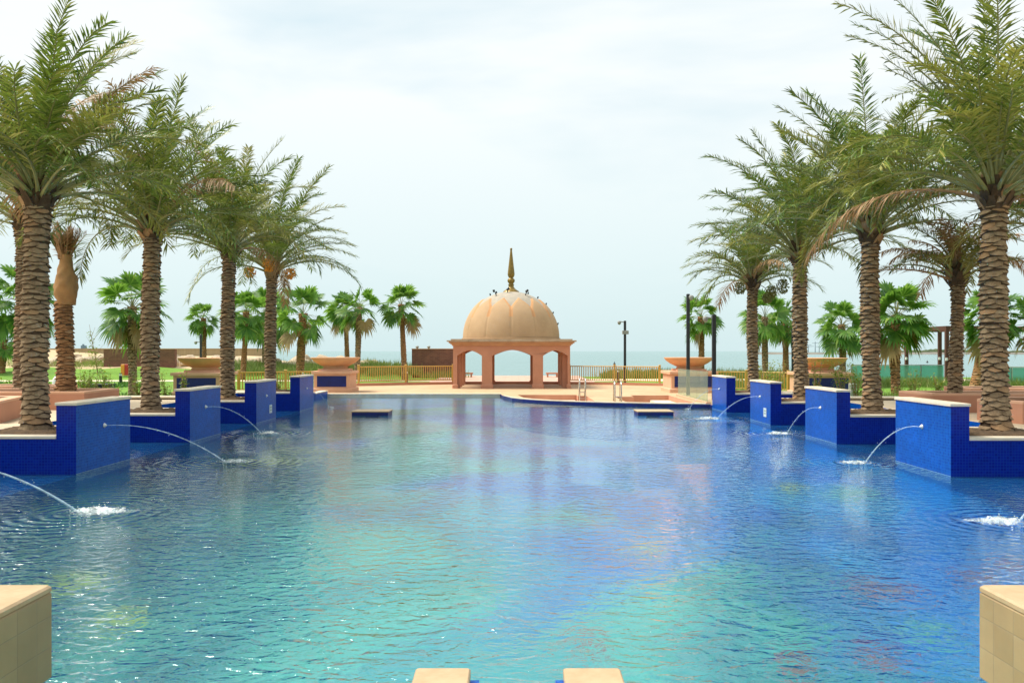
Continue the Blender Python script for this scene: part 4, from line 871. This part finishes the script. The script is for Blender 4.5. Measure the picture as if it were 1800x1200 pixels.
def date_palm(x, y, z0, z1, r, lab, seed, nf=60, Lf=3.2, topL=None, mats=('frond_olive', 'frond_green', 'frond_yellow', 'frond_dry'), pr=(.45, .35, .18, .02), lo=27, boots=True, wid=.032, bunches=(), extra=(), step=.043, group='date palms lining the pool', name='date_palm', droopy=1.0, ll=.50):
    rs = np.random.RandomState(seed); rg = random.Random(seed)
    t_ = thing(name, lab, 'palm tree', (x, y, z0), group)
    mb, rad, cen = scale_trunk(rg, x, y, z0-.05, z1, r, row=.088 if r > .2 else .07, top=1.1)
    mb.build('trunk', ['bark_light', 'bark_dark', 'petiole_dry'], t_)
    cx, cy = cen(1)
    # ragged boot of cut leaf bases
    mb = MB()
    for j in range(5):
        n2 = 11
        for i in range(n2):
            a = 6.2832*(i+.5*(j % 2)+rg.uniform(-.15, .15))/n2; R1 = r*(1.02+.05*j if j < 3 else 1.1-.12*(j-2)); z = z1-.10+.11*j; ln = rg.uniform(.16, .34); out_ = rg.uniform(.35, .75)
            wd = rg.uniform(.06, .10); ca, sa = math.cos(a), math.sin(a); P = []
            for (q, wq, tq) in ((0, 1.3, .03), (.6, 1.0, .028), (1, .7, .02)):
                R2 = R1-.05+out_*ln*q; zz = z+ln*q*.9
                for s in (-1, 1):
                    for tt in (0, 1): P.append((cx+(R2+tt*tq)*ca-s*wd*wq*sa, cy+(R2+tt*tq)*sa+s*wd*wq*ca, zz))
            mb.add(P, [(1, 3, 7, 5), (5, 7, 11, 9), (0, 1, 5, 4), (4, 5, 9, 8), (3, 2, 6, 7), (7, 6, 10, 11), (2, 0, 4, 6), (6, 4, 8, 10), (8, 9, 11, 10)], rg.choice([0, 1, 1, 1, 2]))
    mb.lathe([(r*1.0, -.15), (r*1.15, .0), (r*1.1, .25), (r*.7, .5), (r*.35, .65)], cx, cy, z1, 16, 1)
    mb.build('leaf_bases', ['bark_light', 'bark_dark', 'petiole_dry'], t_)
    lf = Leafer(); mb = MB(); dead = Leafer(); mbd = MB(); nd = 0; ga = 2.39996; a0 = rg.uniform(0, 6.28)
    zc = z1+.38
    for i in range(nf):
        u = (i+.5)/nf; az = a0+i*ga+rg.uniform(-.2, .2); e0 = R(84-(84-lo)*u**.98+rg.uniform(-8, 8)); Lx = Lf*(1+.12*min(1, u*1.6))*rg.uniform(.9, 1.08)*(topL if (topL and u < .22) else 1.0)*(1.06 if u < .12 else 1)
        bend = R(40+50*u-20*u*u+rg.uniform(-22, 36))*droopy; br = r*.55*(.4+.6*u); bp_ = (cx+br*math.cos(az), cy+br*math.sin(az), zc-.30*u)
        k = rg.random(); mi = 0 if k < pr[0] else 1 if k < pr[0]+pr[1] else 2 if k < pr[0]+pr[1]+pr[2] else 3
        if u > .9 and rg.random() < .1: mi = 3 if pr[3] > 0 else 2
        tgt, tm = (dead, mbd) if mi == 3 else (lf, mb)
        if mi == 3: nd += 1
        date_frond(tgt, tm, rs, bp_, az, e0, Lx, bend, (0 if mi == 3 else mi), (1 if mi == 3 else 3), step=step, wid=wid, twist=rg.gauss(0, .4), sag=.35+(.8 if mi == 3 else .25*u), ll=ll, vee=.45-(.5 if mi == 3 else 0))
    for (az, e0, Lx, bend, mi) in extra:
        tgt, tm = (dead, mbd) if mi == 3 else (lf, mb); nd += mi == 3
        date_frond(tgt, tm, rs, (cx+r*.5*math.cos(az), cy+r*.5*math.sin(az), zc-.3), az, R(e0), Lx, R(bend), (0 if mi == 3 else mi), (1 if mi == 3 else 3), step=step, wid=wid, sag=.6, ll=ll)
    lf.into(mb); mb.build('crown', [mats[0], mats[1], mats[2], 'petiole'], t_)
    if nd: dead.into(mbd); mbd.build('dead_frond', [mats[3], 'petiole_dry'], t_)
    for q, (dx, dy, dz, drop, mt) in enumerate(bunches): date_bunch(t_, cx, cy, z1+.45+dz, dx, dy, drop, mt, seed=seed*10+q)
    return t_
def bx(x, d): return (x-900)/F*d
def zt(y, d): return H0-(y-616.5)/F*d
pal = [ # x px, distance, trunk top px, radius, label
 (65, 14.95, 352, .24, 'tallest nearest date palm at the left edge behind the first blue wall', 11, dict(nf=72, Lf=2.85, topL=1.22)),
 (267, 19.8, 408, .225, 'second date palm on the left behind the second blue wall', 12, dict(nf=66, Lf=2.85, topL=1.2)),
 (402, 24.7, 440, .22, 'third date palm on the left behind the third blue wall', 13, dict(nf=62, Lf=2.85, topL=1.22)),
 (477, 29.5, 474, .215, 'farthest left date palm with hanging orange date bunches', 14, dict(nf=54, Lf=3.0, topL=1.3, bunches=((.75, -.3, -.1, .38, 'date_orange'), (-.75, -.2, -.05, .38, 'date_orange'), (.02, -.45, .25, .45, 'date_orange')))),
 (1750, 14.7, 350, .24, 'tallest nearest date palm at the right edge behind the first blue wall', 21, dict(nf=74, Lf=3.1, topL=1.3)),
 (1532, 19.5, 413, .225, 'second date palm on the right behind the second blue wall', 22, dict(nf=68, Lf=3.05, topL=1.2)),
 (1408, 24.2, 450, .225, 'third date palm on the right behind the third blue wall', 23, dict(nf=64, Lf=3.1, topL=1.25)),
 (1324, 28.95, 496, .20, 'shortest right date palm with green date bunches behind the farthest blue wall', 24, dict(nf=46, Lf=2.4, topL=1.0, bunches=((-.55, -.35, -.15, .4, 'date_green'), (.62, -.2, -.25, .45, 'date_green'), (1.0, -.3, .0, .5, 'date_green'), (.45, -.3, -.55, .35, 'date_green')))),
]
for (x, d, ty, r, lab, sd_, kw) in pal:
    ty2 = ty+10; r *= .89
    date_palm(bx(x, d), d, .66, zt(ty2, d), r, lab, sd_, **kw)
date_palm(bx(40, 22.9), 22.9, .15, zt(405, 22.9), .2, 'date palm hidden behind the nearest left trunk with red dates', 31, nf=34, Lf=2.5, bunches=((-1.0, -.4, -.2, .6, 'date_red'),), group='date palms on the terraces')
date_palm(bx(1681, 19.95), 19.95, 1.02, zt(500, 19.95), .14, 'slender date palm with half brown drooping fronds in a right planter', 32, nf=38, Lf=1.75, pr=(.15, .0, .35, .50), lo=36, ll=.36, droopy=1.25, group='date palms on the terraces', extra=((math.pi, 22, 2.3, 40, 3),), topL=.95)
date_palm(bx(1842, 17.2), 17.2, 1.0, zt(415, 17.2), .18, 'date palm just beyond the right edge, brown frond tips showing', 33, nf=34, Lf=2.3, pr=(.35, .2, .25, .2), group='date palms on the terraces')
# burlap wrapped palm
rg = random.Random(50); rs = np.random.RandomState(50); x, d = bx(113, 20.9), 20.9
T_ = thing('wrapped_date_palm', 'palm with its crown tied up and wrapped in burlap in the left planter', 'palm tree', (x, d, 1.02))
mb, rad, cen = scale_trunk(rg, x, d, 1.0, zt(530, d), .2, flare=1.25, row=.075); mb.build('trunk', ['bark_orange', 'bark_dark', 'petiole_dry'], T_)
mb = MB(); K = 14; P = []; zz0, zz1 = zt(536, d), zt(448, d); prf = [.20, .22, .25, .265, .275, .28, .275, .26, .24, .21, .185, .165, .15, .14, .16]
for j in range(K+1):
    for i in range(28): a = 6.2832*i/28; q = prf[j]*(1+.08*math.sin(a*3+j*.9)+.06*math.sin(a*5-j*1.7)+rg.uniform(-.035, .035)); P.append((x+.05+q*math.cos(a), d+q*math.sin(a), zz0+(zz1-zz0)*j/K))
mb.add(P, [(j*28+i, j*28+(i+1) % 28, (j+1)*28+(i+1) % 28, (j+1)*28+i) for j in range(K) for i in range(28)]); mb.build('burlap_wrap', 'burlap', T_, smooth=True)
lf = Leafer(); mb = MB()
for i in range(34):
    az = i*2.4; date_frond(lf, mb, rs, (x+.1*math.cos(az), d+.1*math.sin(az), zz1-.1), az, R(rg.uniform(62, 88)), rg.uniform(.55, .95), R(rg.uniform(-5, 25)), 0, 1, step=.03, wid=.02, ll=.28, vee=1.2, start=.05)
lf.into(mb); mb.build('dead_frond', ['frond_dry', 'petiole_dry'], T_)
lf = Leafer(); mb = MB()
for az in (3.0, 3.4, .3): date_frond(lf, mb, rs, (x, d, zz1-.1), az, R(66), .8, R(20), 0, 1, step=.035, wid=.03, ll=.3)
lf.into(mb); mb.build('crown', ['frond_green', 'petiole'], T_)

# fan palms
def fan_leaf(lf, mb, rs, base, az, e0, pet, fr, mi, mp_, droop=.6, nseg=24):
    t0 = np.array([math.cos(e0)*math.cos(az), math.cos(e0)*math.sin(az), math.sin(e0)]); e1 = e0-.35-.35*max(0, math.cos(e0)); t1 = np.array([math.cos(e1)*math.cos(az), math.cos(e1)*math.sin(az), math.sin(e1)])
    b = np.array(base); m_ = b+t0*pet*.5; hub = m_+t1*pet*.5; mb.tube([tuple(b), tuple(m_), tuple(hub)], [.02, .014, .01], 4, mp_, cap=False)
    S = norm(np.cross(t1, np.array([0, 0, 1.0]))[None])[0]; NN = np.cross(S, t1); ro = rs.normal(0, .55); S, NN = S*math.cos(ro)+NN*math.sin(ro), NN*math.cos(ro)-S*math.sin(ro)
    th = np.linspace(-2.15, 2.15, nseg)+rs.normal(0, .03, nseg); D = t1[None]*np.cos(th)[:, None]+S[None]*np.sin(th)[:, None]+NN[None]*(.22*np.abs(np.sin(th)))[:, None]
    D = norm(D); L_ = fr*(1-.25*np.abs(th)/2.15)*rs.uniform(.88, 1.08, nseg); W = L_*4.3/nseg*.9
    # one leaf blade: joined inner half, split drooping tips
    dr = droop*rs.uniform(.6, 1.3, nseg); A = []
    side = norm(np.cross(D, NN[None]))
    mid = hub+D*(L_*.5)[:, None]; mid[:, 2] -= dr*L_*.06
    q3 = hub+D*(L_*.78)[:, None]; q3[:, 2] -= dr*L_*.26
    tip = hub+D*(L_*.98)[:, None]; tip[:, 2] -= dr*L_*.62
    fold = NN[None]*(L_*.02)[:, None]
    for i in range(nseg):
        w_ = side[i]*W[i]*.5
        vs = [hub, mid[i]-w_, mid[i]+w_, q3[i]-w_*.55, q3[i]+w_*.55, tip[i], mid[i]+fold[i]]
        mb.add([tuple(v_) for v_ in vs], [(0, 1, 6), (0, 6, 2), (1, 3, 4, 2), (3, 5, 4)], mi)
def fan_palm(x, yb_, d, crown_y, r_px, trunk_w, lab, seed, zb_=None, lean=0, nl=25, top_x=None, skirt=False, squash=1.0):
    rg = random.Random(seed); rs = np.random.RandomState(seed); X = bx(x, d); zbase = zb_ if zb_ is not None else .06
    zc = zt(crown_y, d); Rr = r_px/F*d; tw = trunk_w/F*d/2; t_ = thing('fan_palm', lab, 'palm tree', (X, d, zbase), 'fan palms beyond the terraces')
    zt_ = zc-.1*Rr; lx = (top_x-x)/F*d if top_x else rg.uniform(-.15, .15); nl += rg.randint(-4, 4)
    mb, rad, cen = scale_trunk(rg, X, d, zbase-.1, zt_, tw, flare=1.2, row=.13, n_=7, lip=.03, lean=(lx, 0), top=1.15); mb.build('trunk', ['bark_orange' if seed % 3 else 'bark_light', 'bark_dark', 'petiole_dry'], t_)
    mb = MB(); cx, cy = cen(1); dmb = MB(); nd = 0
    for i in range(nl):
        u = (i+.5)/nl; az = i*2.39996+rg.uniform(-.2, .2); e0 = R(86-122*u+rg.uniform(-12, 12)); pet = Rr*.62*rg.uniform(.8, 1.15); fr = Rr*.55*rg.uniform(.8, 1.15)
        dry = u > .88 and (skirt or rg.random() < .5)
        if dry: nd += 1
        fan_leaf(None, dmb if dry else mb, rs, (cx, cy, zt_-.25*Rr*u+.05), az, e0*squash, pet, fr, 0, 1, droop=.22+.45*u, nseg=22)
    mb.build('crown', ['fan_green', 'petiole'], t_)
    if nd: dmb.build('dead_leaf', ['fan_dry', 'petiole_dry'], t_)
fans = [
 (38, 690, 36, 515, 72, 10, 'fan palm at the far left seen either side of the nearest palm trunk', 61, {}),
 (3, 655, 62, 592, 38, 12, 'small fan palm cut by the left edge beside the dune', 62, dict(zb_=.5)),
 (232, 696, 35.5, 532, 66, 14, 'large fan palm just left of the second date palm', 63, dict(top_x=234)),
 (358, 655, 64, 556, 30, 8, 'small fan palm between the second and third left palms', 64, dict(zb_=.5, nl=22)),
 (427, 655, 58, 544, 46, 9, 'fan palm between the third and fourth left palms, nearer one', 65, dict(top_x=432)),
 (467, 655, 66, 548, 50, 9, 'fan palm hidden behind the fourth left trunk', 66, dict(zb_=.5)),
 (528, 655, 55, 545, 56, 14, 'thick trunked fan palm right of the fourth left date palm', 67, dict(top_x=532)),
 (611, 650, 62, 540, 36, 8, 'back fan palm of the pair above the left bowl', 68, dict(top_x=606)),
 (626, 650, 57, 537, 43, 10, 'front fan palm of the pair above the left bowl', 69, dict(top_x=633)),
 (713, 650, 58, 531, 43, 9, 'leaning fan palm alone left of the pavilion', 70, dict(top_x=704)),
 (1233, 650, 50, 553, 42, 10, 'fan palm rising behind the right bowl and camera pole', 71, {}),
 (1347, 650, 52, 552, 48, 10, 'fan palm right of the shortest right date palm', 72, {}),
 (1381, 650, 54, 558, 40, 10, 'fan palm beside the third right date trunk with orange bark', 73, {}),
 (1480, 650, 46, 566, 48, 11, 'full round fan palm above the bowl on the right', 75, {}),
 (1576, 700, 33.5, 548, 66, 15, 'large fan palm with smooth orange trunk right of the second right palm', 76, dict(skirt=True, nl=34)),
 (1713, 675, 42, 548, 60, 17, 'dense fan palm behind the nearest right date palm', 77, dict(nl=34, top_x=1738)),
 (1812, 675, 42, 568, 52, 15, 'fan palm at the right edge of the picture', 78, dict(skirt=True)),
]
for (x, yb_, d, cy_, rp, tw, lab, sd_, kw) in fans: fan_palm(x, yb_, d, cy_, rp, tw, lab, sd_, **kw)

# shrubs
def shrub(x, d, zb_, h, spread, lab, seed, nst=6, nlf=150, size=.075, group='young shrubs around the terraces'):
    rg = random.Random(seed); X = bx(x, d); t_ = thing('young_shrub', lab, 'shrub', (X, d, zb_), group); st = MB(); lfm = MB()
    for i in range(nst):
        a = rg.uniform(0, 6.28); tip = (X+spread*rg.uniform(.2, 1)*math.cos(a), d+spread*rg.uniform(.2, 1)*math.sin(a), zb_+h*rg.uniform(.6, 1.05)); mid = (X+(tip[0]-X)*.35+rg.uniform(-.05, .05), d+(tip[1]-d)*.35, zb_+(tip[2]-zb_)*.5)
        b0 = (X+rg.uniform(-.05, .05), d+rg.uniform(-.05, .05), zb_); st.tube([b0, mid, tip], [.014, .010, .004], 5)
        for j in range(nlf//nst):
            u = rg.uniform(.22, 1.03); A, B = (Vector(b0), Vector(mid)) if u < .5 else (Vector(mid), Vector(tip)); q = A+(B-A)*((u*2) % 1 if u < 1 else 1.03); q += Vector((rg.gauss(0, .10), rg.gauss(0, .10), rg.gauss(0, .06)))*(spread*1.6)
            dv = Vector((rg.gauss(0, 1), rg.gauss(0, 1), rg.uniform(-.6, .8))).normalized(); sv = dv.cross(Vector((rg.gauss(0, .5), rg.gauss(0, .5), 1))).normalized(); s_ = size*rg.uniform(.6, 1.3)
            lfm.add([q, q+dv*s_*.5+sv*s_*.33, q+dv*s_*1.15, q+dv*s_*.5-sv*s_*.33], [(0, 1, 2, 3)])
    st.build('stem', 'petiole_dry', t_); lfm.build('foliage', 'shrub_leaf', t_)
sh = [(147, 30.5, .06, 1.5, .35, 'young shrub on the lawn at the burlap wrapped palm'), (163, 27.5, .06, 1.35, .3, 'young shrub over the left terrace, left of the low black box'), (186, 31, .06, 1.4, .35, 'young shrub left of the bollard light'),
      (205, 27, .06, .85, .25, 'low young shrub in front of the bollard light'), (243, 29, .06, 1.35, .28, 'thin young shrub beside the large left fan palm trunk'), (292, 29, .06, 1.25, .35, 'young shrub right of the second left palm trunk'),
      (324, 27.8, .06, 1.45, .16, 'narrow yellowish shrub in front of the left tiled pedestal'), (488, 36, .1, 1.0, .3, 'bright green shrub behind the fourth left palm'),
      (1435, 27.2, .06, 1.75, .25, 'tall yellow green shrub right of the third right palm'), (1476, 27.5, .06, 1.85, .42, 'tall bushy shrub in front of the right bowl'), (1506, 29.5, .06, 1.7, .35, 'shrub left of the second right palm trunk'),
      (1345, 34, .1, 1.55, .5, 'leafy shrub beside the shortest right date palm'), (1370, 33, .1, 1.5, .5, 'leafy shrub left of the third right date trunk'), (1606, 27, .06, 1.45, .3, 'young shrub right of the smooth orange fan palm trunk'),
      (1652, 28, .06, 1.3, .3, 'young shrub left of the half brown palm in the right planter'), (1588, 26.3, .06, .9, .25, 'low shrub at the foot of the large right fan palm'), (1322, 36, .1, 1.3, .45, 'leafy shrub at the golden railing on the right'),
      (20, 29, .06, 1.0, .5, 'spreading green shrub at the left edge beside the grey cabinet'), (150, 33, .06, 1.2, .4, 'shrub behind the left planter beside the white cover')]
for i, (x, d, zb_, h, sp, lab) in enumerate(sh): shrub(x, d, zb_, h, sp, lab, 200+i, nlf=420 if sp > .35 else 300, nst=9, size=.085)
# sapling on the dune
rg = random.Random(9); X = bx(165, 62); t_ = thing('bare_sapling', 'thin sparse sapling against the sky left of the brick wall', 'sapling', (X, 62, .5)); st = MB()
st.tube([(X+.3, 62, .4), (X+.1, 62, 1.8), (X-.2, 62, 3.2), (X-.35, 62, 4.2)], [.04, .03, .02, .008], 6)
for (a, b) in (((X-.1, 62, 2.8), (X+.5, 62, 3.9)), ((X+.0, 62, 2.3), (X-.6, 62, 3.3)), ((X-.2, 62, 3.2), (X+.1, 62, 4.0)), ((X+.1, 62, 1.8), (X+.6, 62.2, 2.6))): st.tube([a, b], [.018, .006], 5)
st.build('trunk', 'petiole_dry', t_); lm = MB()
for i in range(260):
    z = rg.choice([rg.uniform(.7, 2.1), rg.uniform(.7, 2.1), rg.uniform(2, 3.6)]); s_ = .16; q = Vector((X+.2-.15*z+rg.gauss(0, .38 if z < 2.1 else .12), 62+rg.gauss(0, .2), z)); dv = Vector((rg.gauss(0, 1), rg.gauss(0, 1), rg.gauss(0, .6))).normalized(); sv = dv.cross(Vector((0, .3, 1))).normalized()
    lm.add([q, q+dv*s_*.5+sv*s_*.35, q+dv*s_, q+dv*s_*.5-sv*s_*.35], [(0, 1, 2, 3)])
lm.build('foliage', 'shrub_leaf', t_)

# grasses nobody could count
def blades(name, lab, regions, n_, h, mat, zf=None, seed=1, wd=.02):
    rs = np.random.RandomState(seed); lf = Leafer(); tot = sum(r_[4] for r_ in regions)
    for (x0, x1, y0, y1, wt) in regions:
        k = int(n_*wt/tot); nc = max(4, k//40); cxs = rs.uniform(x0, x1, nc); cys = rs.uniform(y0, y1, nc); hs = rs.uniform(.55, 1.15, nc); ci = rs.randint(0, nc, k)
        bx_ = cxs[ci]+rs.normal(0, .35, k); by_ = cys[ci]+rs.normal(0, .3, k); bz = np.array([zf(a, b) for a, b in zip(bx_, by_)]) if zf else np.full(k, .06)
        D = norm(np.stack([rs.normal(0, .33, k), rs.normal(0, .33, k), np.ones(k)], 1)); lf.straps(np.stack([bx_, by_, bz-.03], 1), D, np.stack([rs.normal(0, .3, k), -np.ones(k), np.zeros(k)], 1), h*hs[ci]*rs.uniform(.5, 1.1, k), np.full(k, wd), rs.uniform(.1, .6, k), 0)
    mb = MB(); lf.into(mb); tag(mb.build(name, mat), lab, 'grass', kind='stuff')
blades('dune_grass', 'long dune grass behind the golden railings towards the sea', [(7, 26, 60, 63.5, 2.2), (-23, -9, 60, 68, 1.6), (-75, -33, 66.5, 74, 1.2), (-9, -4, 60.5, 62, .3)], 26000, .95, 'dune_blade', lambda x, y: max(.06, sandz(x, y) if x < -7 else .06), 3, .035)
blades('ornamental_grass', 'pale feathery grass by the glass balustrade on the right', [(16, 36, 44.5, 48.5, 2), (13.5, 25, 30, 34, 1.2), (10.8, 18, 42, 47, 1)], 17000, .75, 'dune_blade', None, 4, .03)
blades('ground_cover', 'dense green ground cover on the lawn behind the left terrace', [(-26, -17, 31, 36, 1), (-34, -22, 44, 49, 1), (-60, -26, 36, 44, 1)], 9000, .42, 'ground_leaf', None, 5, .06)
